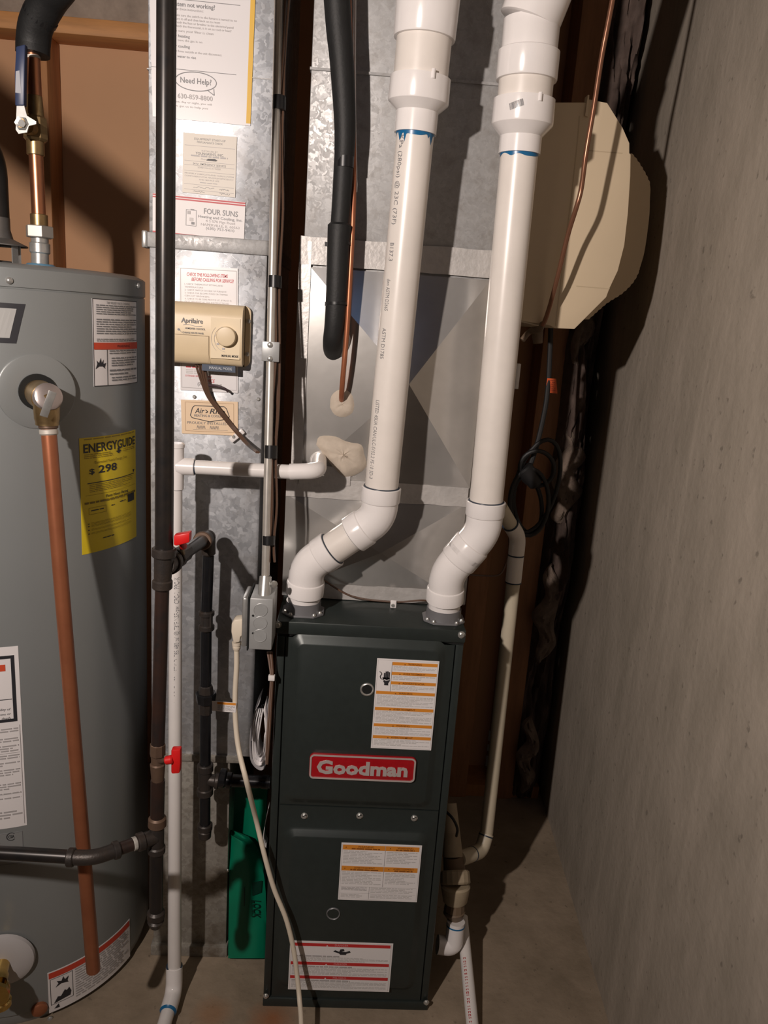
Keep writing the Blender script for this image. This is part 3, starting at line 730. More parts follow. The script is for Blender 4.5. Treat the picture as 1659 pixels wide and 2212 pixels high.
# insulated pipe above
ip = [A(71, 118, YW), A(72, 90, YW), A(79, 50, YW-0.01), A(106, 0, YW-0.03), A(150, -70, YW-0.07)]
ip += [ip[-1]+Vector((0.06, -0.03, 0.12)), ip[-1]+Vector((0.08, -0.04, 0.36))]
io = MB().tube(spline(ip, 6), WD(75, 80, YW, 35), 22).build('insulated_pipe', FOAM); tag(io, 'thick black foam insulated pipe bending away at top left above the ball valve', 'pipe')
MB().tube([A(85, 38, YW-0.013), A(90, 29, YW-0.016)], WD(75, 80, YW, 36.3), 22).build('foam_joint', TAPE, io)

# unseen foam pipe, added to cast a slanting shadow across the brown wall
def between(px, py, k):
    L0 = LP; return L0+(A(px, py, YB)-L0)*k
d0, d1 = between(110, 345, 0.35), between(300, 500, 0.35); dd_ = (d1-d0).normalized()
top_ = d0-dd_*((2.49-d0.z)/-dd_.z)
ol = thing('shadow_pipe', 'added foam pipe out of view, casting the slanting shadow on the brown wall', 'pipe', top_)
MB().cyl(top_, d1, 0.031, 20).build('foam_sleeve', FOAM, ol)
MB().rev(d1-dd_*0.02, d1+dd_, [(0, 0.0325), (0.024, 0.0325), (0.026, 0.028)], 20).build('end_cap', TAPE, ol)

# ================================================================== RETURN DUCT (left)
YD = 1.475
YC = 1.318; YCT = 1.45
xl = A(322, 500, YD).x; xr = A(590, 300, YD).x; xr2 = A(492, 1850, YD).x
rd = thing('return_air_duct', 'galvanized spangled sheet metal return duct behind the black gas pipe', 'duct', ((xl+xr)/2, 1.7, 0))
za = A(450, 528, YD).z; zb = A(450, 1632, YD).z
xl_b = A(340, 2050, YD).x
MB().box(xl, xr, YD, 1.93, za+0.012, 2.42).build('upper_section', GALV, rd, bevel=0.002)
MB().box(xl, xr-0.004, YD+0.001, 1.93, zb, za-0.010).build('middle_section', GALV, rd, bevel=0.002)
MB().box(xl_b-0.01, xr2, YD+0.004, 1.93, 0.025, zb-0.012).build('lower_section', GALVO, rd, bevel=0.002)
MB().box(xl-0.006, xr+0.001, YD-0.004, 1.93, za-0.012, za+0.014).build('drive_cleat', GALVP, rd, bevel=0.002)
MB().box(xl-0.012, xl-0.002, YD-0.008, YD+0.02, za-0.014, za+0.016).build('cleat_end', STEEL, rd, bevel=0.003)
MB().box(xl_b-0.012, xr-0.03, YD-0.004, 1.93, zb-0.014, zb+0.002).build('drive_cleat', GALVO, rd, bevel=0.002)
MB().box(xl_b-0.014, xr2+0.004, YD-0.006, 1.93, 0.0, 0.028).build('floor_flange', GALVO, rd, bevel=0.002)
for zz in (A(450, 160, YD).z, ):
    MB().box(xl-0.002, xr+0.001, YD-0.0015, YD+0.01, zz-0.001, zz+0.001).build('seam', GALVP, rd)
for px, py in ((420, 857), (558, 862), (492, 1880)):
    p = A(px, py, YD); MB().rev(p, p-Vector((0, 1, 0)), [(0, 0.0035), (0.0015, 0.0035), (0.003, 0.002)], 12).build('screw', STEEL, rd)

# ------------------------------------------------------------------ papers on the duct
YP = YD-0.001
def notice(name, label, corners, m_, th=0.0008, Y=YP):
    fn, w_, h_ = quadmap(Y, corners)
    o = slab(fn, th).build(name, m_); tag(o, label, 'notice', 'papers stuck on the return duct')
    return o, Sheet(fn, w_, h_, 1)
o, S = notice('service_poster', 'large glossy white service poster with yellow right edge and speech bubble', ((322, -62), (553, -38), (541, 272), (330, 252)), PAPERG)
S.rect(0.955, 0, 1.0, 0.985, (0.75, 0.46, 0.06))
S.rect(0.0, 0.165, 0.86, 0.169, G3)
S.text('System not working?', 0.20, 0.213, 0.030, G3, 0.42, bold=0.015)
S.text('Follow these instructions:', 0.19, 0.240, 0.017, G5, 0.32)
for i, s_ in enumerate(('1. Make sure the switch to the furnace is turned to on', '2. Turn it off and then back on to reset', '3. Check the fuse or breaker in the electrical panel', '4. Check the thermostat, is it set to cool or heat?')):
    S.text(s_, 0.20, 0.282+i*0.0245, 0.016, G5, (0.63, 0.47, 0.60, 0.58)[i])
S.text('Make sure your filter is clean', 0.18, 0.388, 0.017, G5, 0.43)
S.text('For heating', 0.20, 0.425, 0.020, G3, 0.18, bold=0.01); S.text('Make sure the gas is on', 0.18, 0.452, 0.016, G5, 0.32)
S.text('For cooling', 0.20, 0.495, 0.020, G3, 0.18, bold=0.01); S.text('Check fuses outside at the unit disconnect', 0.18, 0.528, 0.016, G5, 0.51)
S.text('For water to rise', 0.20, 0.565, 0.018, G3, 0.24, bold=0.01)
S.rect(0.0, 0.645, 0.84, 0.649, G3)
ell = [(0.44+0.205*math.cos(a*PI/24), 0.722+0.066*math.sin(a*PI/24)) for a in range(49)]
S.line(ell, 0.0014, G3); S.line([(0.56, 0.778), (0.625, 0.808), (0.62, 0.762)], 0.0013, G3)
S.text('Need Help?', 0.44, 0.738, 0.040, G3, 0.31, 'C', bold=0.012)
S.text('Call 630-859-8800', 0.14, 0.850, 0.034, G5, 0.47, bold=0.012)
S.text('anytime, day or night, you will', 0.16, 0.882, 0.014, LG, 0.44); S.text('always get us to help you', 0.16, 0.912, 0.014, LG, 0.40)
S.build(o, off=0.001)

o, S = notice('startup_record_card', 'small grey-tan equipment record card above the red striped sticker', ((396, 286), (512, 296), (508, 427), (394, 415)), PAPERT)
S.text('EQUIPMENT START-UP', 0.5, 0.105, 0.036, G3, 0.58, 'C'); S.text('PERFORMANCE CHECK', 0.5, 0.155, 0.032, G3, 0.48, 'C')
for v in (0.20, 0.455, 0.525, 0.62, 0.845, 0.935): S.rect(0.03, v, 0.97, v+0.006, G5)
S.text('INSTALLED BY', 0.5, 0.29, 0.026, G5, 0.30, 'C'); S.text("YOUNGREN'S, INC.", 0.5, 0.345, 0.042, G3, 0.53, 'C', bold=0.015)
S.fine(0.15, 0.355, 0.85, 0.395, 1, G5, 0.02, 0.6); S.text('Phone', 0.34, 0.425, 0.025, G5, 0.11)
S.poly([(0.44, 0.43), (0.47, 0.40), (0.60, 0.395), (0.65, 0.415), (0.62, 0.432)], K)
S.text('24 hr. EMERGENCY SERVICE', 0.5, 0.515, 0.032, G3, 0.62, 'C', bold=0.01); S.text('SEVEN DAYS A WEEK', 0.5, 0.57, 0.026, G5, 0.44, 'C')
S.text('PROPERLY LUBRICATE AND CLEAN SYSTEM', 0.5, 0.68, 0.024, G5, 0.92, 'C'); S.text('COMPONENTS FOR MAXIMUM EFFICIENCY', 0.5, 0.725, 0.024, G5, 0.92, 'C'); S.text('AND SERVICE LIFE', 0.5, 0.77, 0.024, G5, 0.38, 'C')
S.fine(0.33, 0.80, 0.66, 0.825, 1, G5, 0.02, 0.5)
rs = random.Random(4)
for (u0, u1, v) in ((0.2, 0.6, 0.905), (0.7, 0.88, 0.905), (0.2, 0.42, 0.975), (0.7, 0.9, 0.975)):
    S.line([(u0+(u1-u0)*i/24, v-0.028*rs.random()) for i in range(25)], 0.0006, G3)
S.build(o, off=0.001)

o, S = notice('contractor_sticker', 'white contractor sticker with double red bars top and bottom', ((330, 417), (530, 437), (527, 527), (330, 506)), PAPER)
for v in (0.0, 0.055, 0.90, 0.955): S.rect(0, v+0.01, 1, v+0.045, (0.52, 0.06, 0.07))
S.frame(0.36, 0.31, 0.475, 0.70, 0.0008, G3); S.rect(0.375, 0.34, 0.41, 0.42, G5); S.rect(0.40, 0.50, 0.44, 0.58, LG); S.rect(0.42, 0.60, 0.455, 0.66, G3); S.rect(0.41, 0.29, 0.45, 0.31, G3)
S.text('FOUR SUNS', 0.74, 0.37, 0.13, G3, 0.37, 'C', bold=0.012)
S.text('Heating and Cooling, Inc.', 0.735, 0.475, 0.065, G3, 0.48, 'C', bold=0.01)
S.text('4 S 070 Pigs Road', 0.735, 0.565, 0.06, G5, 0.32, 'C'); S.text('NAPERVILLE, IL 60563', 0.735, 0.66, 0.06, G5, 0.42, 'C'); S.text('(630) 753-9410', 0.735, 0.745, 0.065, G3, 0.31, 'C')
S.build(o, off=0.001)

o, S = notice('checklist_sticker', 'white service checklist with red heading, half hidden by the beige control box', ((387, 573), (514, 580), (514, 849), (390, 842)), PAPERG)
S.frame(0.02, 0.02, 0.98, 0.98, 0.0009, G5)
RD = (0.60, 0.06, 0.07)
S.text('CHECK THE FOLLOWING ITEMS', 0.48, 0.078, 0.026, RD, 0.70, 'C', shear=0.2, bold=0.01); S.text('BEFORE CALLING FOR SERVICE!', 0.57, 0.115, 0.026, RD, 0.72, 'C', shear=0.2, bold=0.01)
for i, s_ in enumerate(('1. CHECK THERMOSTAT SETTING AND', '    TEMPERATURE', '2. CHECK SWITCH ON SIDE OF FURNACE', '3. CHECK FOR BLOWN FUSES OR TRIPPED', '    CIRCUIT BREAKERS', '4. CHECK TO BE SURE PILOT IS LIT, IF PILOT IS', '    OUT, RELIGHT AS PER INSTRUCTIONS', '5. REMOVE AND CHECK FILTER, CLEAN')):
    S.text(s_, 0.09, 0.148+i*0.023, 0.013, LG, min(0.8, 0.021*len(s_)))
S.fine(0.10, 0.80, 0.42, 0.815, 1, RD, 0.02, 0.7); S.fine(0.10, 0.825, 0.92, 0.865, 3, LG, 0.2, 0.5); S.text('EXTENDED SERVICE AVAILABLE', 0.09, 0.885, 0.014, RD, 0.46, shear=0.15)
S.text('SERVICE', 0.48, 0.925, 0.026, RD, 0.24, 'C', shear=0.2, bold=0.01); S.text('(708)', 0.30, 0.955, 0.026, G3, 0.15, bold=0.008); S.fine(0.50, 0.935, 0.72, 0.953, 1, G5, 0.02, 0.8)
S.build(o, off=0.001)

o, S = notice('installer_sticker', 'peach coloured installer sticker with black badge lettering under the brown wires', ((391, 863), (514, 868), (514, 941), (393, 936)), PAPERO)
S.frame(0.07, 0.06, 0.93, 0.92, 0.0007, (0.35, 0.22, 0.12))
S.line([(0.16, 0.45), (0.20, 0.22), (0.24, 0.16), (0.76, 0.16), (0.80, 0.22), (0.85, 0.45), (0.82, 0.52), (0.50, 0.62), (0.19, 0.52), (0.16, 0.45)], 0.0014, K)
S.text('Air', 0.24, 0.38, 0.155, K, 0.17, shear=0.25, bold=0.012); S.text('Rite', 0.50, 0.38, 0.155, K, 0.27, shear=0.25, bold=0.012)
S.line([(0.43, 0.27), (0.47, 0.33), (0.43, 0.36)], 0.0016, K)
S.text('HEATING & COOLING', 0.50, 0.48, 0.07, G3, 0.55, 'C', bold=0.01)
S.text('PROUDLY INSTALLED BY', 0.10, 0.70, 0.075, G3, 0.83, shear=0.1)
S.rect(0.20, 0.86, 0.82, 0.866, G3)
for (u0, u1) in ((0.27, 0.42), (0.5, 0.66)): S.line([(u0+(u1-u0)*i/12, 0.84-0.1*(i % 2)) for i in range(13)], 0.0005, G3)
S.build(o, off=0.001)

# ------------------------------------------------------------------ humidity control
YH = YD-0.042
hb = thing('humidity_control', 'beige plastic humidity control box with round dial on the duct', 'control box', A(450, 720, YD))
x0 = A(345, 715, YH).x; x1 = A(523, 722, YH).x; z1 = A(450, 655, YH).z; z0 = A(450, 790, YH).z
prof = [(YD-0.002, z0+0.006), (YH+0.012, z0+0.001), (YH+0.005, z0+0.006), (YH+0.0, z0+0.020), (YH-0.001, (z0+z1)/2), (YH, z1-0.024), (YH+0.004, z1-0.010), (YH+0.012, z1-0.003), (YH+0.022, z1), (YD-0.002, z1)]
MB().prism([Vector((x0, yy, zz)) for yy, zz in prof], (x1-x0, 0, 0)).build('housing', BEIGE, hb, smooth=50)
xf = A(541, 725, YD-0.008).x
MB().prism(roundrect(x1-0.012, xf, z0+0.0, z1-0.0, 0.012, YD-0.009), (0, 0.008, 0)).build('mounting_flange', BEIGE, hb, bevel=0.002)
for px, py in ((537, 694), (534, 765)):
    p = A(px, py, YD-0.009); MB().rev(p, p-Vector((0, 1, 0)), [(0, 0.0042), (0.002, 0.0042), (0.004, 0.002)], 14).build('screw', STEEL, hb)
p = A(490, 727, YH-0.001); rk = WD(490, 727, YH, 21)
kn = MB().rev(p, p-Vector((0, 1, 0)), [(0, rk), (0.010, rk), (0.012, rk-0.0012), (0.0125, rk-0.004)], 36).build('dial_knob', BEIGE, hb)
fn, w_, h_ = planar(YH-0.0012, ((378, 655), (523, 666), (523, 790), (378, 780)))
S = Sheet(fn, w_, h_)
S.text('Aprilaire', 0.09, 0.315, 0.085, G3, 0.32, bold=0.012, shear=0.08)
S.line([(0.12+0.028*i, 0.355-0.012*math.sin(i*PI/5)) for i in range(11)], 0.0008, G5)
S.text('HUMIDIFIER CONTROL', 0.15, 0.425, 0.032, G3, 0.30, bold=0.01); S.text('CHANGE WATER PANEL', 0.11, 0.50, 0.03, G3, 0.32, bold=0.01)
S.poly([(0.055+0.018*math.cos(a*PI/6), 0.44+0.02*math.sin(a*PI/6)) for a in range(12)], G3)
S.line([(0.07, 0.45), (0.10, 0.49)], 0.0006, G3)
def arc(r, a0, a1, n=20): return [(0.775+r*math.cos(a0+(a1-a0)*i/n), 0.555+r*w_/h_*math.sin(a0+(a1-a0)*i/n)) for i in range(n+1)]
S.line(arc(0.19, 1.7, 4.4), 0.0005, G5); S.line(arc(0.235, 2.3, 3.9), 0.0004, G5)
for a_ in (1.9, 2.6, 3.4, 3.9, 4.6, 5.5):
    S.rect(0.775+0.155*math.cos(a_)-0.02, 0.555+0.155*w_/h_*math.sin(a_)-0.02, 0.775+0.155*math.cos(a_)+0.02, 0.555+0.155*w_/h_*math.sin(a_)+0.012, G5)
S.text('MANUAL MODE', 0.70, 0.865, 0.04, K, 0.25, bold=0.012)
SEAM = (0.28, 0.20, 0.11)
S.rect(0.0, 0.52, 0.50, 0.526, SEAM); S.rect(0.50, 0.52, 0.506, 0.99, SEAM)
S.build(hb, 'face_print', off=0.0008)
for (bx0, bx1, by0, by1) in ((0.53, 0.97, 0.19, 0.90),):
    a0 = fn(bx0, by0); a1 = fn(bx1, by1)
    MB().box(a0.x, a1.x, YH-0.0013, YH+0.003, a1.z, a0.z).build('dial_label', mat('beige_light', (0.78, 0.65, 0.45), 0.5), hb)
fn, w_, h_ = quadmap(YD-0.028, ((437, 786), (509, 791), (509, 805), (437, 800)))
o = slab(fn, 0.004).build('mode_tab', ink((0.04, 0.06, 0.10)), hb, smooth=0)
S = Sheet(fn, w_, h_); S.text('MANUAL MODE', 0.22, 0.68, 0.42, (0.45, 0.48, 0.52), 0.68, bold=0.015); S.build(o, off=0.0045)
# thermostat wires
conp_wire = A(571, 978, 1.345)
wb = thing('control_wires', 'brown low voltage wires trailing from the beige control box to the conduit', 'wire', A(480, 900, YD))
for k, dx in enumerate((-5, -1, 3, 7)):
    pts = [A(430+dx*1.6, 785, YD-0.02), A(440+dx, 825, YD-0.018), A(452+dx*.6, 858, YD-0.012), A(478+dx*.6, 893, YD-0.010), A(510+dx*.5, 932, YD-0.012), A(535+dx*.4, 960, YD-0.05), conp_wire+Vector((-0.012+dx*0.0003, 0, 0))]
    MB().tube(spline(pts, 6), 0.0021, 8).build('wire', WIREB, wb)
MB().tube(spline([A(450, 832, YD-0.016), A(470, 834, YD-0.02), A(486, 840, YD-0.02), A(493, 846, YD-0.018)], 6), 0.0024, 8).build('loose_wire', mat('wire_dark', (0.05, 0.03, 0.035), 0.4), wb)
c = A(512, 941, YD-0.006); u1 = (A(527, 930, YD-0.006)-A(499, 952, YD-0.006)).normalized()
MB().obox(c, u1*0.016, Vector((0, 1, 0))*0.004, u1.cross(Vector((0, 1, 0)))*0.0055).build('cable_clip', PVCF, wb, bevel=0.002)
p = A(505, 944, YD-0.010); MB().rev(p, p-Vector((0, 1, 0)), [(0, 0.0035), (0.002, 0.002)], 10).build('clip_screw', STEEL, wb)

# ================================================================== CONDUIT + OUTLET BOX
cn = thing('conduit', 'slim shiny metal conduit taped to wires, running down to the outlet box', 'conduit', A(573, 1250, YC))
ca = A(603.5, -60, YCT); cb = A(573, 1262, YC); rc = WD(590, 600, YC, 9.6)
MB().cyl(ca, cb, rc, 20).build('conduit_tube', EMT, cn); MB().cyl(ca, ca+(ca-cb).normalized()*0.45, rc, 20).build('conduit_tube', EMT, cn)
cdv = (cb-ca).normalized()
def conp(y): 
    t = (y+60)/1322.0
    # photo row -> point on conduit axis
    lo_, hi_ = 0.0, 1.0
    for _ in range(30):
        mid = (lo_+hi_)/2; q = ca.lerp(cb, mid)-CAM
        if q.dot(CY)/q.dot(FWD)*FPX+IH/2 < y: lo_ = mid
        else: hi_ = mid
    return ca.lerp(cb, lo_)
for y0, y1 in ((208, 238), (596, 622), (962, 990), (1157, 1177)):
    a, bb = conp(y0), conp(y1)
    off = Vector((0.004, 0.002, 0))
    MB().rev(a+off, bb+off, [(0, rc+0.0045), ((bb-a).length, rc+0.0045)], 20).build('tape_band', TAPE, cn)
MB().rev(conp(1243), conp(1249), [(0, rc+0.002), ((conp(1249)-conp(1243)).length, rc+0.002)], 20).build('cable_tie', TAPE, cn)
a, bb = conp(735), conp(783); l = (bb-a).length
st = MB().rev(a+cdv*0.004, bb, [(0, rc+0.0016), (l-0.008, rc+0.0016)], 20).build('strap', BOXG, cn)
fx = (a+bb)/2
MB().box(fx.x-0.014, fx.x+0.016, fx.y-rc-0.003, fx.y-rc, bb.z+0.002, a.z-0.002).build('strap_plate', BOXG, st, bevel=0.001)
for t_ in (0.2, 0.82):
    p = a.lerp(bb, t_); p.y = fx.y-rc-0.003; MB().rev(p, p-Vector((0, 1, 0)), [(0, 0.005), (0.002, 0.0045), (0.0035, 0.002)], 14).build('screw', STEEL, st)
for k, (dx, dy) in enumerate(((12, 0.0), (17, 0.010), (22, 0.004))):
    pts = [A(604+dx+ (4 if k == 2 else 0), -60, YCT+dy)]
    for y in (100, 222, 330, 450, 609, 760, 880, 976, 1090, 1167, 1215):
        c = conp(y); wob = 0.003*math.sin(y*0.02+k*2) if y not in (222, 609, 976, 1167) else -0.002
        pts.append(c+Vector((WD(580, y, YC, dx)*0.85+wob, dy, 0)))
    MB().tube(spline(pts, 4), 0.0022, 7).build('thermostat_wire', WIREB, cn)
# outlet box
YJ = 1.282
jb = thing('outlet_box', 'square grey steel junction box with round knockouts beside the furnace', 'junction box', A(563, 1400, YJ+0.03))
x0 = A(538, 1350, YJ).x; x1 = A(588.5, 1350, YJ).x; z1 = A(563, 1293, YJ).z; z0 = A(563, 1404, YJ).z
MB().box(x0, x1, YJ, YJ+0.075, z0, z1).build('box_body', BOXG, jb, bevel=0.0025)
MB().box(x0-0.003, x0-0.0005, YJ-0.001, YJ+0.074, z0-0.002, z1+0.002).build('box_gap', FURND, jb)
MB().prism([Vector((x0-0.003, YJ+0.004, z0+0.002)), Vector((x0-0.003, YJ+0.07, z0+0.002)), Vector((x0-0.003, YJ+0.07, z1-0.002)), Vector((x0-0.003, YJ+0.004, z1-0.002))], (-0.011, 0, 0)).build('cover_plate', STEEL, jb, bevel=0.004)
for dz in (0.25, 0.5, 0.75):
    c = Vector(((x0+x1)/2-0.001, YJ-0.0004, z0+(z1-z0)*(1.03-dz)))
    MB().rev(c+Vector((0, 0.001, 0)), c-Vector((0, 1, 0)), [(0, 0.0125), (0.0014, 0.0125), (0.0018, 0.0118), (0.0012, 0.0112), (0.0012, 0.002)], 28).build('knockout', BOXG, jb)
for px, py in ((546.5, 1330), (546.5, 1368)):
    c = A(px, py, YJ-0.0006); MB().rev(c+Vector((0, .001, 0)), c-Vector((0, 1, 0)), [(0, 0.002), (0.0013, 0.002)], 12).build('screw_hole', FURND, jb)
cz = Vector((cb.x, YC, z1)); cz2 = conp(1262)
MB().rev(cz2+Vector((0, 0, 0.015)), Vector((cz2.x, cz2.y-0.012, z1-0.002)), [(0, rc+0.0035), (0.022, rc+0.0045), (0.04, rc+0.0045)], 20).build('connector', STEEL, jb)
p = A(588, 1259, YC); MB().rev(p, p+Vector((0.6, -1, 0)), [(0, 0.004), (0.006, 0.004), (0.006, 0.0065), (0.010, 0.0065), (0.011, 0.003)], 8).build('set_screw', STEEL, jb)
# wires under the box
wu = thing('furnace_wires', 'brown wires with white clip hanging under the grey outlet box', 'wire', A(585, 1500, YJ+0.04))
for k in range(4):
    pts = [A(578+k*3, 1408, YJ+0.05), A(583+k*2, 1440, YJ+0.05), A(585+k*1.5, 1465, YJ+0.045), A(582+k*1.5, 1520, YJ+0.05), A(576+k*2, 1600, YJ+0.05), A(575+k, 1650, YJ+0.06)]
    MB().tube(spline(pts, 5), 0.0019, 7).build('wire', WIREB if k % 2 else mat('wire_taupe', (0.24, 0.17, 0.14), 0.4), wu)
c = A(587, 1463, YJ+0.045); MB().box(c.x-0.006, c.x+0.006, c.y-0.006, c.y+0.004, c.z-0.005, c.z+0.005).build('wire_clip', PVCF, wu, bevel=0.001)

# power cord
pc = thing('power_cord', 'cream power cord plugged into the outlet box and hanging across the furnace', 'power cord', A(512, 1350, YJ+0.03))
yp = YJ+0.03
MB().prism([A(px, py, yp-0.012) for px, py in ((500, 1347), (506, 1339), (524, 1337), (524, 1372), (519, 1377), (518, 1388), (504, 1390), (499, 1365))], (0, 0.024, 0)).build('plug', CORD, pc, bevel=0.005)
MB().rev(A(511, 1387, yp), A(511, 1403, yp), [(0, 0.0085), (0.006, 0.008), (0.006, 0.0068), (0.009, 0.0068), (0.009, 0.0075), (0.013, 0.007), (0.0165, 0.005)], 18).build('strain_relief', CORD, pc)
cpts = [A(511, 1398, yp), A(511, 1440, yp), A(508, 1500, yp), A(509, 1560, yp-0.005), A(516, 1620, yp-0.02), A(533, 1690, yp-0.05), A(553, 1770, 1.325), A(572, 1850, 1.315), A(592, 1920, 1.31), A(618, 1985, 1.305), A(634, 2050, 1.30), A(642, 2110, 1.29), A(647, 2160, 1.27), A(651, 2225, 1.22)]
cpts.append(Vector((cpts[-1].x+0.01, 1.10, 0.03))); cpts.append(Vector((cpts[-1].x+0.02, 0.95, 0.006)))
MB().tube(spline(cpts, 7), 0.0049, 14).build('cable', CORD, pc)
fn, w_, h_ = quadmap(yp-0.007, ((458, 1514), (511, 1518), (509, 1539), (458, 1535)))
tg_ = slab(fn, 0.0006).build('warning_tag', PAPER, pc); tg_['label'] = 'white paper tag with orange stripe on the cord'
S = Sheet(fn, w_, h_); S.rect(0.22, 0.02, 0.98, 0.26, ORG); S.fine(0.24, 0.35, 0.95, 0.9, 5, G5, 0.2, 0.5); S.build(tg_, off=0.001)

# ================================================================== GAS PIPE
YM = 1.12; YG = 1.40
gp = thing('gas_pipe', 'black iron gas pipe run with tees, red handled valves, drip legs and union', 'pipe', (A(350, 2000, YM).x, YM, 0))
r_m = 20.5
seg('riser', BLKPIPE, gp, (360, -70), (354.5, 1190), 21.5, 19.5, YM)
r_t = A(360, -70, YM); MB().cyl(r_t, Vector((r_t.x, YM, 2.49)), WD(360, -70, YM, 21.5), 24).build('riser', BLKPIPE, gp)
tee = seg('tee', IRON, gp, (354.5, 1188), (350.5, 1268), 21, 18, YM, ends=0.003)
seg('tee_collar', IRON, gp, (354.5, 1183), (354, 1203), 26, 26, YM, ends=0.002).parent = gp
seg('tee_collar', IRON, gp, (351, 1252), (350.5, 1272), 21.5, 21.5, YM, ends=0.002)
seg('pipe', RUSTPIPE, gp, (350.5, 1265), (341, 1612), 15, 14.5, YM)
# branch towards the duct and drop leg
YE = YG
B0, B1 = A(356, 1222, YM), A(447, 1162, YE); BL = (B1-B0).length
def along(name, m_, a, b, t0, t1, r, parent=gp, sides=22, sm=35, e=0.0015):
    d = (b-a).normalized(); l = t1-t0
    return MB().rev(a+d*t0, b, [(0, r-e), (e, r), (l-e, r), (l, r-e)], sides).build(name, m_, parent, smooth=sm)
along('branch_outlet', IRON, B0, B1, 0.0, 0.03, 0.0155); along('branch_collar', IRON, B0, B1, 0.022, 0.038, 0.019)
along('branch_pipe', BLKPIPE, B0, B1, 0.03, BL, 0.0115)
along('branch_valve', IRON, B0, B1, 0.06, 0.085, 0.0165, sides=8, sm=20); along('branch_valve_end', IRON, B0, B1, 0.085, 0.125, 0.0145, sides=8, sm=20)
along('elbow', IRON, B0, B1, BL-0.034, BL+0.004, 0.0150); along('elbow_collar', RUSTY, B0, B1, BL-0.040, BL-0.030, 0.0172)
seg('elbow', IRON, gp, (450, 1152), (450, 1200), 15.5, 15.5, YE, ends=0.004)
MB().ball(A(449, 1161, YE), WD(450, 1160, YE, 17)).build('elbow_heel', IRON, gp)
seg('drop_pipe', BLKNEW, gp, (450.5, 1200), (445.8, 1330), 12, 12, YG)
seg('drop_pipe', BLKNEW, gp, (445.8, 1356), (444.5, 1495), 11.7, 11.7, YG)
cpl = seg('coupling', IRON, gp, (446.2, 1318), (446, 1361), 13.5, 13.5, YG)
seg('coupling_bead', IRON, gp, (446.2, 1319), (446.2, 1330), 17, 17, YG, ends=0.002); seg('coupling_bead', IRON, gp, (446, 1349), (446, 1361), 17, 17, YG, ends=0.002)
for dx in (-8, 9): seg('coupling_rib', IRON, gp, (446+dx, 1325), (446+dx, 1355), 3.5, 3.5, YG-0.009, sides=6)
seg('union_top', IRON, gp, (445, 1480), (445, 1500), 14.5, 17, YG, sides=8, sm=20, ends=0.002)
seg('union_nut', BLKNEW, gp, (445, 1496), (444.5, 1518), 22.5, 20, YG, sides=8, sm=20, ends=0.002)
seg('union_bottom', IRON, gp, (444.5, 1516), (444, 1540), 15, 14, YG, sides=8, sm=20)
seg('drop_pipe', BLKNEW, gp, (444, 1535), (443.5, 1660), 11.7, 11.7, YG)
seg('tee', IRON, gp, (443.5, 1656), (443, 1712), 14, 14, YG)
seg('tee_collar', IRON, gp, (443.7, 1650), (443.5, 1666), 17, 17, YG, ends=0.002); seg('tee_collar', IRON, gp, (443, 1702), (443, 1717), 17.5, 17, YG, ends=0.002)
seg('tee_outlet', IRON, gp, (443, 1684), (472, 1687), 12, 14, (YG, YG), ends=0.001)
seg('tee_collar', IRON, gp, (464, 1686), (474, 1687), 17, 17, YG, ends=0.002)
seg('coupling_knurl', BLKNEW, gp, (474, 1680), (488, 1682), 21, 20, (YG, YG), sides=20, sm=10, ends=0.002)
seg('coupling_bead', BLKNEW, gp, (488, 1685), (502, 1686), 17, 17, (YG, YG), sides=16, ends=0.002)
seg('furnace_stub', BLKNEW, gp, (500, 1686), (584, 1690), 13.5, 13.5, (YG, YG))
seg('stub_collar', BLKNEW, gp, (540, 1688), (560, 1689), 14.5, 14.5, (YG, YG)); seg('stub_collar', BLKNEW, gp, (566, 1689), (580, 1690), 15.5, 15.5, (YG, YG))
seg('drip_leg', BLKNEW, gp, (443, 1715), (443, 1790), 11.5, 11.3, YG)
seg('cap', IRON, gp, (443, 1779), (442.5, 1792), 16, 16, YG, ends=0.002); seg('cap', IRON, gp, (442.5, 1791), (442, 1811), 14.5, 13.5, YG, ends=0.004)
# lower riser with brass valve
vv = seg('gas_valve', RUSTY, gp, (341, 1605), (340.5, 1632), 16.5, 17, YM, sides=8, sm=20, ends=0.002)
seg('valve_ball_housing', RUSTY, gp, (340.5, 1632), (340.5, 1650), 13.5, 13.5, YM)
seg('valve_lower', RUSTY, gp, (340.5, 1647), (341, 1688), 16.5, 13.5, YM, sides=12, ends=0.003)
seg('valve_stem', RUSTY, gp, (343, 1645), (362, 1641), 5, 5, (YM-0.004, YM-0.028))
def handle(hub, pts, Y, parent):
    h1 = MB().prism([A(px, py, Y) for px, py in pts], (0, 0.013, 0)).build('red_handle', RED, parent, bevel=0.003)
    h1['label'] = 'red plastic valve handle'
    seg('handle_hub', RED, h1, hub[0], hub[1], 9, 10, (Y+0.002, Y+0.002), ends=0.002)
handle(((356, 1643), (374, 1640)), ((369, 1620), (390, 1619), (390, 1650), (388, 1672), (369, 1673)), YM-0.035, gp)
h2 = MB().prism([A(px, py, YM-0.014) for px, py in ((375, 1157), (410, 1151), (409, 1172), (380, 1180), (375, 1178))], (0, 0.016, 0)).build('red_handle', RED, gp, bevel=0.003); h2['label'] = 'red plastic valve handle'
seg('handle_hub', RED, h2, (392, 1166), (396, 1180), 8, 8, (YM-0.006, YM+0.02))
seg('valve_stem', BRASS, gp, (391, 1176), (395, 1196), 5, 5, (YM+0.01, YM+0.066))
seg('pipe', RUSTPIPE, gp, (341, 1685), (339.5, 1775), 15, 14.5, YM)
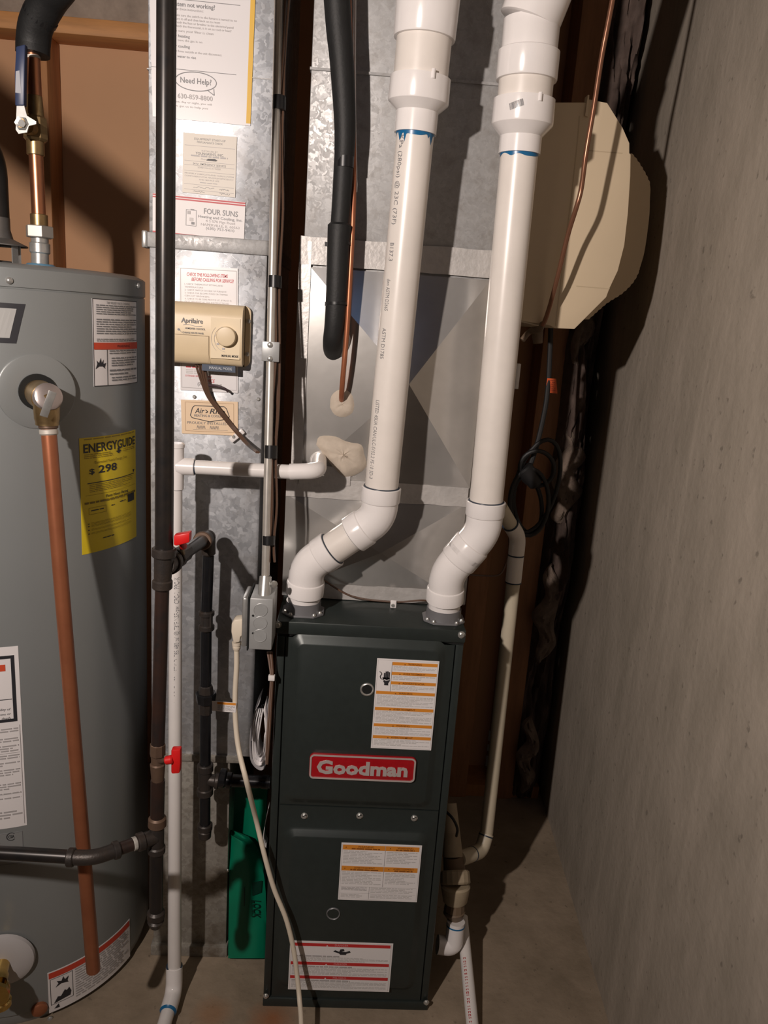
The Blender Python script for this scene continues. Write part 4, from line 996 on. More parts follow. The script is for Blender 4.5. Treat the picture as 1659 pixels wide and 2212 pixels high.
# bottom tee, drip leg and branch to the heater
seg('tee_collar', RUSTY, gp, (340, 1764), (339.5, 1786), 19, 19.5, YM, ends=0.003)
seg('tee', IRON, gp, (339.5, 1783), (338.5, 1832), 15, 15.5, YM)
seg('tee_collar', IRON, gp, (338.5, 1826), (338, 1843), 18.5, 18.5, YM, ends=0.003)
seg('drip_leg', BLKPIPE, gp, (338, 1840), (337, 1972), 14.3, 13.8, YM)
seg('cap', IRON, gp, (337, 1966), (336.5, 1986), 18.5, 18.5, YM, ends=0.004); seg('cap', IRON, gp, (336.6, 1984), (336, 2006), 17.5, 12, YM, ends=0.005)
YT2 = 1.06
T0, T1 = A(338, 1806, YM), A(203, 1853, YT2); TL = (T1-T0).length
along('tee_outlet', IRON, T0, T1, 0.0, 0.03, 0.0125); along('tee_collar', IRON, T0, T1, 0.021, 0.033, 0.0148)
along('thread_sealant', mat('white_dope', (0.50, 0.48, 0.44), 0.6, var=0.4, vscale=120), T0, T1, 0.033, 0.041, 0.0112)
along('branch_pipe', RUSTPIPE, T0, T1, 0.03, TL-0.02, 0.0104)
TE = A(150, 1852, YT2)
MB().tube(fillet([T1+(T0-T1).normalized()*0.034, T1, T1+(TE-T1).normalized()*0.034], 0.03, 8), 0.0118, 22).build('elbow', IRON, gp)
along('elbow_collar', IRON, T0, T1, TL-0.040, TL-0.030, 0.0145); along('elbow_collar', IRON, T1, TE, 0.030, 0.041, 0.0145)
g_a = A(168, 1852, YT2); g_b = A(-60, 1833, YT2); g_c = Vector((-0.70, YT2, g_b.z))
MB().cyl(g_a, g_c, WD(0, 1840, YT2, 14.6), 24).build('branch_pipe', BLKPIPE, gp)
MB().tube(fillet([g_c+Vector((0.03, 0, 0)), g_c+Vector((-0.02, 0, 0)), g_c+Vector((-0.02, 0.03, 0))], 0.03, 8), 0.0135, 20).build('elbow', IRON, gp)
MB().cyl(g_c+Vector((-0.02, 0.02, 0)), Vector((g_c.x-0.02, 1.262, g_c.z)), 0.0115, 20).build('burner_stub', BLKPIPE, gp)

# ================================================================== CONDENSATE DRAIN (left)
YV = 1.367
dr = thing('condensate_drain', 'white plastic drain pipe from tee down to the floor elbow beside gas riser', 'pipe', A(377, 2140, YV))
pv = seg('standpipe', PVCW, dr, (379.5, 1040), (377, 2115), 14.2, 14.2, YV)
seg('tee', PVCF, dr, (381, 958), (380, 1058), 16.5, 16.5, YV, ends=0.002)
seg('tee_rim', PVCF, dr, (381, 957), (381, 968), 18, 18, YV, ends=0.002)
seg('tee_branch', PVCF, dr, (382, 1007), (421, 1009), 18.5, 18.5, YV, ends=0.001)
YX = YV
seg('cross_pipe', PVCW, dr, (420, 1009), (640, 1020), 15.2, 15.5, (YV, YX))
seg('primer_ring', PRIMERD, dr, (420, 1009), (423, 1009), 16.3, 16, (YV, YV))
e0, e1, e2 = A(626, 1019, YX), A(688, 1017, YX), A(690, 988, YD+0.02)
MB().tube(fillet([e0, e1, e2], 0.026, 8), WD(640, 1019, YX, 17.5), 24).build('elbow', PVCF, dr)
MB().cyl(A(686, 1000, YD-0.03), A(690, 988, YD+0.02), WD(688, 1000, YD, 13), 22).build('grey_stub', mat('stub_grey', (0.42, 0.41, 0.42), 0.5), dr)
MB().rev(A(687, 996, YD-0.014), A(688, 994, YD), [(0, WD(688, 1000, YD, 15)), (0.006, WD(688, 1000, YD, 18.5)), (0.012, WD(688, 1000, YD, 18))], 26).build('stub_collar', PVCF, dr)
# floor elbow
f0, f1, f2 = A(376.5, 2098, YV), A(376, 2168, YV-0.012), A(366, 2192, YV-0.09)
f1.z = 0.022; f0.z = max(f0.z, 0.06)
f2 = F(352, 2222, 0.02)
MB().tube(fillet([f0+Vector((0, 0, 0.012)), f1, f1.lerp(f2, 0.55)], 0.05, 10), WD(376, 2130, YV, 17.5), 26).build('floor_elbow', PVCF, dr)
MB().rev(f0+Vector((0, 0, 0.014)), f0, [(0, WD(376, 2110, YV, 15)), (0.0, WD(376, 2110, YV, 17.2)), (0.004, WD(376, 2110, YV, 17.8))], 26).build('primer_ring', PRIMERD, dr)
fd = (f2-f1).normalized()
MB().cyl(f1.lerp(f2, 0.45), f1+fd*0.45, WD(376, 2130, YV, 14.2), 24).build('floor_pipe', PVCW, dr)
q = f1.lerp(f2, 0.55); MB().rev(q, q+fd, [(0, WD(376, 2130, YV, 17.8)), (0.003, WD(376, 2130, YV, 15.5)), (0.005, WD(376, 2130, YV, 14.6))], 26).build('primer_ring', PRIMER, dr)

def pipeprint(name, a, b, r, txts, col, parent, ang, height, updown=1):
    """lettering along a pipe from a to b; txts: (string, t0, t1) fractions of the length; ang: angle around the axis from facing camera, + right"""
    a = Vector(a); b = Vector(b); d = (b-a); Ln = d.length; dn = d.normalized()
    front = (Vector((0, -1, 0)) - dn*dn.dot(Vector((0, -1, 0)))).normalized()
    side = dn.cross(front).normalized()
    if side.x < 0: side = -side
 
    for (s_, t0, t1) in txts:
        mb = MB()
        if s_ == '|||':
            n = 14; 
            for i in range(n):
                wv = (t1-t0)/n*random.choice((0.3, 0.6))
                ta = t0+(t1-t0)*i/n; 
                pts = []
                for (tt, hh) in ((ta, -height), (ta+wv, -height), (ta+wv, height), (ta, height)):
                    an = ang+hh/r; pts.append(a+d*tt+(front*math.cos(an)+side*math.sin(an))*(r+0.0003))
                mb.ngon(pts)
            mb.build('barcode', ink(col), parent, smooth=0, weld=False)['kind'] = 'stuff'
            continue
        vs, fs, tw = text_tris(s_, 0, 0)
        n = len(mb.v)
        for x_, y_ in vs:
            t = t0+(t1-t0)*x_/tw
            hh = (y_/0.7-0.5)*height
            an = ang + hh/r*updown
            mb.v.append(a+d*t+(front*math.cos(an)+side*math.sin(an))*(r+0.0003))
        mb.f += [tuple(n+i for i in f_) for f_ in fs]
        mb.build(name, ink(col), parent, smooth=0, weld=False)
pa, pb = A(377.3, 1622, YV), A(379.3, 1140, YV)
pipeprint('pipe_print', pa, pb, WD(378, 1300, YV, 14.3), [('Atkore', 0.015, 0.075), ('3/4" SCH40 PVC 1120  ASTM D1785 480 psi @ 73\u00b0F NSF-pw  CPC-1  PPC-K', 0.19, 0.80), ('|||', 0.92, 0.99)], G3, pv, 0.42, 0.009, -1)

# ================================================================== FURNACE
YF = 1.348
FX0, FX1, FZ = -0.117, 0.238, 0.882
fu = thing('furnace', 'dark grey-green gas furnace cabinet with red badge and two white vents', 'furnace', ((FX0+FX1)/2, 1.70, 0))
MB().box(FX0, FX1, YF+0.006, 2.05, 0.006, FZ-0.024).build('cabinet', FURN, fu, bevel=0.002)
tp = MB().box(FX0-0.001, FX1+0.001, YF-0.001, 2.05, FZ-0.026, FZ).build('top_panel', FURN, fu, bevel=0.0025)
MB().box(FX0+0.001, FX1-0.001, YF+0.004, 2.05, FZ-0.031, FZ-0.0255).build('top_gap', FURND, fu)
DX0 = A(613, 1500, YF).x; DX1 = A(982, 1400, YF).x
zu0 = A(800, 1744, YF).z; zl1 = zu0-0.003; zu1 = FZ-0.031; zl0 = 0.022
def door(name, x0, x1, z0, z1, corners, parent):
    mb = MB()
    Pq = [A(px, py, YF) for px, py in corners]
    ex0 = (Pq[0].x+Pq[3].x)/2; ex1 = (Pq[1].x+Pq[2].x)/2; ez1 = (Pq[0].z+Pq[1].z)/2; ez0 = (Pq[2].z+Pq[3].z)/2
    o1 = roundrect(ex0, ex1, ez0, ez1, 0.022, YF, 6)
    o2 = roundrect(ex0+0.005, ex1-0.005, ez0+0.005, ez1-0.005, 0.020, YF-0.0028, 6)
    o3 = roundrect(ex0+0.015, ex1-0.015, ez0+0.015, ez1-0.015, 0.013, YF-0.0095, 6)
    o4 = roundrect(ex0+0.0175, ex1-0.0175, ez0+0.0175, ez1-0.0175, 0.011, YF-0.0106, 6)
    n = len(o1)
    # frame face between rectangle edge and embossed outline
    outer = []
    for p in o1:
        dx = (p.x-(x0+x1)/2)/((ex1-ex0)/2); dz = (p.z-(ez0+ez1)/2)/((ez1-ez0)/2)
        outer.append(p)
    cor = [Vector((x1, YF, z1)), Vector((x0, YF, z1)), Vector((x0, YF, z0)), Vector((x1, YF, z0))]
    q = n//4
    for c in range(4):
        idx = list(range(c*q, c*q+q))
        for i in idx[:-1]: mb.ngon([cor[c], o1[i+1], o1[i]])
        mb.ngon([cor[c], cor[(c+1) % 4], o1[((c+1)*q) % n], o1[idx[-1]]])
    for ra, rb in ((o1, o2), (o2, o3), (o3, o4)):
        for i in range(n):
            j = (i+1) % n; mb.quad(ra[i], ra[j], rb[j], rb[i])
    mb.ngon(o4)
    for a, c in zip(cor, cor[1:]+cor[:1]):
        mb.quad(a, c, c+Vector((0, 0.006, 0)), a+Vector((0, 0.006, 0)))
    return mb.build(name, FURN, parent, smooth=30)
ud = door('upper_door', DX0, DX1, zu0, zu1, ((626, 1370), (966, 1383), (934, 1744), (611, 1735)), fu)
ld_ = door('lower_door', DX0, DX1, zl0, zl1, ((617, 1783), (931, 1797), (893, 2146), (592, 2124)), fu)
MB().box(FX0+0.0015, DX0-0.0025, YF, YF+0.02, 0.01, zu1).build('side_flange', FURN, fu, bevel=0.001)
MB().box(DX1+0.0025, FX1-0.0015, YF, YF+0.02, 0.01, zu1).build('side_flange', FURN, fu, bevel=0.001)
MB().box(FX0, FX1, YF-0.004, YF+0.02, 0.0, 0.021).build('base_rail', FURN, fu, bevel=0.002)
YE2 = YF-0.0106
def screw(px, py, Y, parent, r=0.0058, name='screw', hexed=True):
    p = A(px, py, Y); d = Vector((0, -1, 0))
    o = MB().rev(p, p+d, [(0, r*1.25), (0.0012, r*1.25), (0.0013, r*0.85), (0.004, r*0.85), (0.005, r*0.6)], 12).build(name, STEEL, parent)
    return o
for px, py in ((600, 1349), (997, 1371)): screw(px, py, YF-0.001, fu)
for px, py in ((574.5, 2151), (921, 2165)): screw(px, py, YF-0.004, fu, 0.005)
for px, py in ((657.5, 1762), (777, 1762), (895, 1767)):
    s_ = screw(px, py, YF, fu, 0.0056)
    p = A(px, py, YF-0.0052); MB().obox(p, Vector((0.0035, 0, 0.002)), Vector((0, 0.0006, 0)), Vector((-0.0003, 0, 0.0005))).build('slot', FURND, s_)
# sight glass and lower ring
p = A(793, 1489, YE2); MB().rev(p, p-Vector((0, 1, 0)), [(0, 0.0135), (0.002, 0.013), (0.003, 0.011), (0.0012, 0.0095)], 28, cap=False).build('sight_ring', STEEL, ud)
MB().rev(p, p-Vector((0, 1, 0)), [(0, 0.0095), (0.0014, 0.0095)], 24).build('sight_hole', FURND, ud)
p = A(720, 1973, YE2); sg = MB().rev(p, p-Vector((0, 1, 0)), [(0, 0.0145), (0.002, 0.0142), (0.003, 0.0132), (0.0022, 0.0122), (0.0008, 0.0115)], 32, cap=False).build('sight_plug', FLANGE, ld_)
MB().rev(p, p-Vector((0, 1, 0)), [(0, 0.0118), (0.0012, 0.0116), (0.0016, 0.006), (0.0014, 0.002)], 28).build('plug_face', FURN, sg)

def door_label(corners, parent, name, label):
    fn, w_, h_ = planar(YE2-0.0003, corners)
    o = slab(fn, 0.0006).build(name, PAPER, parent, smooth=0); o['label'] = label
    return o, Sheet(fn, w_, h_)
def tri(S, u, v, s_=0.018, col=(0.12, 0.03, 0.01)):
    hh = s_*S.w/S.h*0.95; S.poly([(u-s_*0.6, v), (u+s_*0.6, v), (u, v-hh)], col)
o, S = door_label(((815, 1420), (949, 1430), (931, 1622), (801, 1614)), ud, 'shock_warning_label', 'white warning label with seven orange bars and hand symbol')
S.frame(0.015, 0.012, 0.985, 0.988, 0.0006, LG)
DK = (0.25, 0.08, 0.01)
bars = [(0.25, 0.030, 'WARNING'), (0.25, 0.137, 'AVERTISSEMENT'), (0.25, 0.240, 'ADVERTENCIA'), (0.02, 0.352, 'WARNING'), (0.02, 0.532, 'AVERTISSEMENT'), (0.02, 0.715, 'WARNING'), (0.02, 0.850, 'AVERTISSEMENT')]
for i, (u0, v, s_) in enumerate(bars):
    S.rect(u0, v, 0.975, v+0.034, ORG); wt = 0.22 if len(s_) < 8 else 0.36; c = (u0+0.975)/2
    tri(S, c-wt/2-0.05, v+0.028, 0.022); S.text(s_, c, v+0.027, 0.020, DK, wt, 'C', bold=0.01)
    v1 = bars[i+1][1]-0.012 if i < 6 else 0.97
    S.fine(u0+0.02, v+0.042, 0.955, v1, max(2, int((v1-v-0.04)/0.0135)), LG, 0.5, 0.55)
S.rect(0.243, 0.03, 0.247, 0.352, G3)
# hand symbol with lightning
for k, (u, v0) in enumerate(((0.125, 0.15), (0.150, 0.135), (0.175, 0.132), (0.20, 0.14))): S.rect(u, v0, u+0.018, 0.22, K)
S.poly([(0.12, 0.20), (0.22, 0.20), (0.225, 0.235), (0.20, 0.265), (0.205, 0.285), (0.14, 0.285), (0.14, 0.262), (0.115, 0.235), (0.105, 0.20)], K)
S.line([(0.05, 0.14), (0.075, 0.145), (0.09, 0.165), (0.065, 0.19), (0.075, 0.212), (0.10, 0.222)], 0.0013, K)
S.line([(0.11, 0.235), (0.15, 0.222), (0.16, 0.235), (0.22, 0.222)], 0.0012, WHT)
S.build(o, off=0.001)
o, S = door_label(((738, 1819), (912, 1827), (900, 1949), (730, 1942)), ld_, 'explosion_warning_label', 'white warning label with two orange bars')
S.frame(0.012, 0.018, 0.988, 0.982, 0.0006, LG)
for v in (0.03, 0.395):
    S.rect(0.02, v, 0.97, v+0.082, ORG); S.rect(0.545, v, 0.55, v+0.35, G5)
    for u0, u1, n in ((0.05, 0.50, 3), (0.60, 0.93, 3)):
        tri(S, u0+0.01, v+0.045, 0.014)
        c = (u0+u1)/2+0.03; S.text('WARNING' if v < 0.2 else 'AVERTISSEMENT', c, v+0.04, 0.03, DK, 0.20 if v < 0.2 else 0.26, 'C'); S.fine(u0+0.08, v+0.05, u1-0.02, v+0.075, 1, DK, 0.02, 0.8)
    S.fine(0.03, v+0.10, 0.52, v+0.33, 9, LG, 0.4, 0.55); S.fine(0.57, v+0.10, 0.95, v+0.31, 8, LG, 0.4, 0.55)
for v in (0.76, 0.88): S.rect(0.02, v-0.008, 0.97, v-0.005, G5)
S.rect(0.38, 0.752, 0.383, 0.97, G5)
S.fine(0.03, 0.765, 0.35, 0.83, 3, G5, 0.4, 0.5); S.fine(0.40, 0.765, 0.93, 0.865, 4, LG, 0.5, 0.55); S.fine(0.03, 0.89, 0.35, 0.96, 3, LG, 0.4, 0.55); S.fine(0.40, 0.89, 0.93, 0.96, 3, LG, 0.4, 0.55)
S.build(o, off=0.001)
o, S = door_label(((626, 2032), (849, 2037), (841, 2143), (623, 2136)), ld_, 'danger_label', 'white label with three dark red danger bars at the furnace foot')
S.frame(0.012, 0.02, 0.985, 0.98, 0.0006, LG)
for v, s_ in ((0.035, 'DANGER'), (0.415, 'DANGER'), (0.70, 'PELIGRO')):
    S.rect(0.015, v, 0.975, v+0.062, REDI); S.text(s_, 0.50, v+0.05, 0.038, (0.75, 0.35, 0.35), 0.13, 'C'); tri(S, 0.36, v+0.055, 0.017, WHT)
S.poly([(0.42, 0.19), (0.44, 0.16), (0.48, 0.19), (0.49, 0.14), (0.52, 0.13), (0.53, 0.17), (0.50, 0.19), (0.545, 0.19), (0.58, 0.165), (0.59, 0.20), (0.55, 0.225), (0.545, 0.25), (0.49, 0.25), (0.48, 0.225)], K)
S.fine(0.03, 0.275, 0.48, 0.31, 1, G5, 0.02, 0.7); S.fine(0.03, 0.315, 0.96, 0.405, 4, LG, 0.4, 0.6)
S.fine(0.03, 0.49, 0.62, 0.525, 1, G5, 0.02, 0.7); S.fine(0.03, 0.53, 0.96, 0.685, 6, LG, 0.4, 0.6)
S.fine(0.03, 0.775, 0.60, 0.81, 1, G5, 0.02, 0.7); S.fine(0.03, 0.815, 0.96, 0.955, 6, LG, 0.5, 0.6)
S.build(o, off=0.001)
# badge
fn, w_, h_ = planar(YE2, ((669, 1626), (900, 1633), (895, 1687), (668, 1678)))
a = fn(0, 1); c = fn(1, 0)
SIL = mat('badge_silver', (0.66, 0.58, 0.56), 0.3, 0.4); BRED = mat('badge_red', (0.40, 0.008, 0.014), 0.3, var=0.15, vscale=120, coat=0.4)
bg = MB().prism(roundrect(a.x, c.x, a.z, c.z, 0.009, YE2-0.006), (0, 0.006, 0)).build('badge', BRED, ud, bevel=0.0008); bg['label'] = 'raised red name badge with silver lettering and rim'
ro = roundrect(a.x+0.0008, c.x-0.0008, a.z+0.0008, c.z-0.0008, 0.0085, YE2-0.0061); ri = roundrect(a.x+0.004, c.x-0.004, a.z+0.004, c.z-0.004, 0.0055, YE2-0.0061)
mb = MB()
for i in range(len(ro)):
    j = (i+1) % len(ro); dY = Vector((0, -0.0012, 0))
    mb.quad(ro[i]+dY, ro[j]+dY, ri[j]+dY, ri[i]+dY); mb.quad(ro[i], ro[j], ro[j]+dY, ro[i]+dY); mb.quad(ri[i], ri[j], ri[j]+dY, ri[i]+dY)
mb.build('badge_rim', SIL, bg)
vs, fs, tw = text_tris('Goodman', 0, 0.04)
kx = (c.x-a.x)*0.855/tw; kz = (c.z-a.z)*0.50/0.70
mb = MB(); zb_ = a.z+(c.z-a.z)*0.255; xb_ = a.x+(c.x-a.x)*0.07
mb.v = [Vector((xb_+x_*kx, YE2-0.0073, zb_+y_*kz)) for x_, y_ in vs]; mb.f = list(fs)
n = len(mb.v)
edges = {}
for f_ in fs:
    for i in range(len(f_)):
        e = (f_[i], f_[(i+1) % len(f_)]); edges[e] = edges.get(e, 0)+1
mb.v += [v+Vector((0, 0.0013, 0)) for v in mb.v]
for (i, j) in edges:
    if (j, i) not in edges: mb.f.append((i, j, n+j, n+i))
mb.build('badge_lettering', SIL, bg, smooth=0, weld=False)

# vent flanges on the top
def flange(px, py, parent):
    c = F(px, py, FZ)
    mb = MB(); oc = []
    for (dx, dy) in ((-0.040, -0.018), (-0.022, -0.036), (0.022, -0.036), (0.040, -0.018), (0.040, 0.018), (0.022, 0.036), (-0.022, 0.036), (-0.040, 0.018)):
        oc.append(c+Vector((dx, dy, 0.0005)))
    o = mb.prism(oc, (0, 0, 0.004)).build('vent_flange', FLANGE, parent, bevel=0.001)
    MB().rev(c, c+Vector((0, 0, 1)), [(0.004, 0.0345), (0.024, 0.0335), (0.024, 0.030)], 32).build('flange_collar', FLANGE, o)
    for (dx, dy) in ((-0.033, -0.02), (0.022, -0.032), (-0.022, -0.032), (0.033, -0.018)):
        q = c+Vector((dx*1.0, dy, 0.0045)); MB().rev(q, q+Vector((0, 0, 1)), [(0, 0.0042), (0.0015, 0.0042), (0.0045, 0.0025)], 10).build('screw', STEEL, o)
    return c
fl1 = flange(655, 1321, tp); fl2 = flange(957, 1337, tp)
# clip and wire on the top
q = F(849, 1312, FZ); MB().box(q.x-0.006, q.x+0.006, q.y-0.004, q.y-0.001, FZ, FZ+0.016).build('wire_clip', PVCF, fu, bevel=0.001)
q2 = A(849, 1308, q.y-0.004); MB().rev(q2, q2-Vector((0, 1, 0)), [(0, 0.004), (0.002, 0.003)], 10).build('clip_screw', STEEL, fu)
MB().tube(spline([Vector((fl1.x+0.03, 1.455, FZ+0.05)), A(760, 1288, 1.455), A(849, 1300, q.y+0.002), A(910, 1297, 1.45), Vector((fl2.x-0.02, 1.46, FZ+0.012))], 6), 0.002, 8).build('sensor_wire', WIREB, fu)

# ================================================================== SUPPLY PLENUM AND COIL CASE
YS = 1.475
sp = thing('supply_plenum', 'tall galvanized supply plenum over shiny cross-broken coil case, taped seams', 'duct', (0.07, 1.70, FZ))
PX0 = A(652, 520, YS).x; PX1 = A(1075, 500, YS).x
zA = A(850, 535, YS).z       # flange between plenum and coil case
zT = A(850, 590, YS).z       # top of bright panel
zB = A(850, 1050, YS).z      # bottom of bright panel
zC = A(800, 1290, YS).z      # bottom of coil base
MB().box(PX0+0.004, PX1, YS+0.003, 2.03, zA, 2.42).build('plenum_box', GALVP, sp, bevel=0.002)
zq = A(850, 163, YS).z; MB().box(PX0+0.002, PX1+0.002, YS-0.0015, YS+0.02, zq-0.0022, zq+0.0022).build('plenum_seam', GALVP, sp)
CX0 = A(640, 750, YS).x; CX1 = A(1048, 750, YS).x
MB().box(CX0, CX1+0.012, YS+0.006, 2.03, FZ+0.0, zA).build('coil_case', GALVP, sp, bevel=0.002)
def crossbreak(name, x0, x1, z0, z1, Y, apex, parent, cx_=None, cz_=None):
    cx_ = (x0+x1)/2 if cx_ is None else cx_; cz_ = (z0+z1)/2 if cz_ is None else cz_
    mb = MB(); c = Vector((cx_, Y-apex, cz_))
    q = [Vector((x0, Y, z0)), Vector((x1, Y, z0)), Vector((x1, Y, z1)), Vector((x0, Y, z1))]
    for i in range(4): mb.ngon([q[i], q[(i+1) % 4], c])
    for i in range(4): mb.quad(q[i], q[(i+1) % 4], q[(i+1) % 4]+Vector((0, 0.006, 0)), q[i]+Vector((0, 0.006, 0)))
    return mb.build(name, SHINY, parent, smooth=0)
bx0 = A(663, 750, YS).x; bx1 = A(1045, 750, YS).x
ap = A(882, 828, YS)
crossbreak('coil_door', bx0, bx1, zB+0.004, zT, YS+0.001, 0.022, sp, ap.x, ap.z)
lx0 = A(612, 1180, YS).x; lx1 = A(1000, 1180, YS).x
zL1 = A(800, 1078, YS).z; zL0 = FZ+0.012
ap2 = A(822, 1190, YS)
MB().box(lx0, lx1, YS+0.008, 2.03, FZ, zL1+0.02).build('coil_base', GALVP, sp, bevel=0.002)
crossbreak('base_panel', lx0+0.001, lx1-0.001, zL0, zL1, YS+0.002, 0.017, sp, ap2.x, ap2.z)
def tape(x0, x1, z0, z1, Y, name='foil_tape', n=16, seed=1):
    rnd = random.Random(seed); mb = MB()
    for i in range(n):
        a = x0+(x1-x0)*i/n; c = x0+(x1-x0)*(i+1)/n
        pass
    up_ = [Vector((x0+(x1-x0)*i/n, Y-0.0008*rnd.random(), z1+0.0016*(rnd.random()-.5))) for i in range(n+1)]
    dn_ = [Vector((x0+(x1-x0)*i/n, Y-0.0008*rnd.random(), z0+0.0016*(rnd.random()-.5))) for i in range(n+1)]
    bk = Vector((0, 0.0012, 0))
    for i in range(n):
        mb.quad(dn_[i], dn_[i+1], up_[i+1], up_[i]); mb.quad(up_[i], up_[i+1], up_[i+1]+bk, up_[i]+bk); mb.quad(dn_[i], dn_[i+1], dn_[i+1]+bk, dn_[i]+bk)
    return mb.build(name, FOIL, sp, smooth=60)
tape(CX0, PX1, zT+0.004, zA+0.008, YS-0.001, seed=2)
tape(lx0+0.001, lx1, zL1-0.004, zB+0.006, YS-0.001, seed=3, n=22)
tape(lx0+0.05, lx1, FZ+0.002, A(850, 1268, YS).z, YS-0.0015, seed=4)
mb = MB(); n_ = 20; rnd = random.Random(9)
for i in range(n_):
    za_ = zB+(zA-zB)*i/n_; zc_ = zB+(zA-zB)*(i+1)/n_
    e0_ = bx0+0.002*rnd.random(); 
    mb.quad((CX0-0.001, YS, za_), (bx0+0.001, YS-0.002, za_), (bx0+0.001, YS-0.002, zc_), (CX0-0.001, YS, zc_))
mb.quad((CX0-0.0015, YS, zB), (CX0-0.0015, YS+0.03, zB), (CX0-0.0015, YS+0.03, zA), (CX0-0.0015, YS, zA))
mb.build('side_tape', FOIL, sp, smooth=60)
tape(bx0-0.004, A(760, 980, YS).x, zB-0.005, A(760, 1010, YS).z, YS-0.003, 'tape_patch', 10, 6)
# putty seals
def putty(name, outline, Y, th, seed, m_=PUTTY):
    rnd = random.Random(seed)
    pts = [A(px, py, Y) for px, py in outline]
    c = sum(pts, Vector())/len(pts); rings = 5; mb = MB(); n = len(pts)
    # refine outline
    fine_ = spline(pts+[pts[0]], 3)[:-1]; n = len(fine_)
    rows = []
    for k in range(rings+1):
        s_ = 1-k/rings
        row = []
        for p in fine_:
            q = c.lerp(p, s_); q = Vector((q.x, Y-th*math.sin(min(1, (1-s_)*2.2)*PI/2)*(0.85+0.3*rnd.random())*(1 if k else 0), q.z)); row.append(q)
        rows.append(row)
    for k in range(rings):
        for i in range(n):
            j = (i+1) % n; mb.quad(rows[k][i], rows[k][j], rows[k+1][j], rows[k+1][i])
    return mb.build(name, m_, sp, smooth=70)
putty('drain_putty', ((683, 960), (690, 942), (720, 938), (755, 950), (786, 957), (790, 980), (793, 1005), (775, 1022), (745, 1031), (722, 1012), (700, 985)), YS-0.002, 0.014, 3)
putty('line_putty', ((713, 880), (716, 855), (735, 841), (758, 848), (767, 870), (762, 893), (740, 901), (722, 895)), YS-0.008, 0.007, 5)
putty('suction_putty', ((698, 745), (702, 722), (730, 700), (755, 715), (760, 740), (745, 765), (725, 772), (705, 765)), YS-0.006, 0.006, 6, FOIL)
for px, py in ((947, 757), (933, 862)):
    p = A(px, py, YS-0.006); MB().rev(p, p-Vector((0, 1, 0)), [(0, 0.004), (0.001, 0.0035)], 12).build('screw', STEEL, sp)

# ------------------------------------------------------------------ refrigerant lines
YR = 1.435
rl = thing('suction_line', 'black foam insulated refrigerant line entering the shiny coil panel', 'refrigerant line', A(725, 750, YR))
pts = [A(700, -520, YR-0.05), A(728, 0, YR-0.025), A(738, 130, YR-0.02), A(745, 260, YR-0.015), A(744, 330, YR-0.012), A(742, 360, YR-0.01), A(738, 430, YR-0.01), A(734, 490, YR-0.01)]
rads = [WD(735, 200, YR, k) for k in (28, 27.5, 25.5, 23.5, 22, 21.5, 21, 21)]
sp_pts = spline(pts, 6); rr_ = []
for i in range(len(sp_pts)):
    t = i/(len(sp_pts)-1)*(len(rads)-1); k = min(int(t), len(rads)-2); rr_.append(rads[k]+(rads[k+1]-rads[k])*(t-k))
MB().tube(sp_pts, rr_, 24).build('foam_upper', FOAM, rl)
pts2 = [A(733, 488, YR-0.01), A(730, 560, YR-0.01), A(727, 640, YR-0.008), A(723, 700, YR-0.004), A(719, 735, YR+0.006), A(719, 752, YR+0.03), A(722, 762, YS+0.012)]
MB().tube(spline(pts2, 6), [WD(730, 600, YR, 24.5-2.5*min(1, i/20)) for i in range(37)], 24).build('foam_lower', FOAM, rl)
seg('foam_cuff', FOAM, rl, (734, 482), (732.5, 520), 26, 24, YR-0.01, ends=0.004)
seg('tape_wrap', TAPE, rl, (745, 338), (744, 362), 20, 20, YR-0.013)
for y in (523, 652):
    seg('zip_tie', TAPE, rl, (732-(y-523)*0.04, y), (732-(y-523)*0.04, y+6), 25.5 if y < 600 else 23.5, None, YR-0.009)
    c = A(708, y+4, YR-0.012); MB().box(c.x-0.005, c.x+0.004, c.y-0.004, c.y+0.004, c.z-0.004, c.z+0.003).build('tie_head', TAPE, rl)
ll = thing('liquid_line', 'thin bare copper refrigerant line beside the black foam line', 'refrigerant line', A(738, 870, YS))
pts = [A(740, -520, YR), A(756, 100, YR), A(762, 260, YR), A(764, 400, YR), A(762, 480, YR-0.005), A(756, 600, YR-0.008), A(749, 720, YR-0.008), A(742, 800, YR-0.004), A(738, 850, YR+0.008), A(738, 868, YS-0.004), A(740, 874, YS+0.015)]
MB().tube(spline(pts, 6), WD(750, 700, YR, 5.7), 14).build('copper_tube', COPPERR, ll)
wl = MB().tube(spline([A(767, -40, YR+0.01), A(766, 150, YR+0.008), A(767, 300, YR+0.008), A(769, 380, YR+0.01), A(768, 415, YR+0.01)], 5), [0.0022]*17+[0.003]*4, 8).build('control_cable', PVCW); tag(wl, 'thin white cable hanging beside the black insulated line', 'cable')

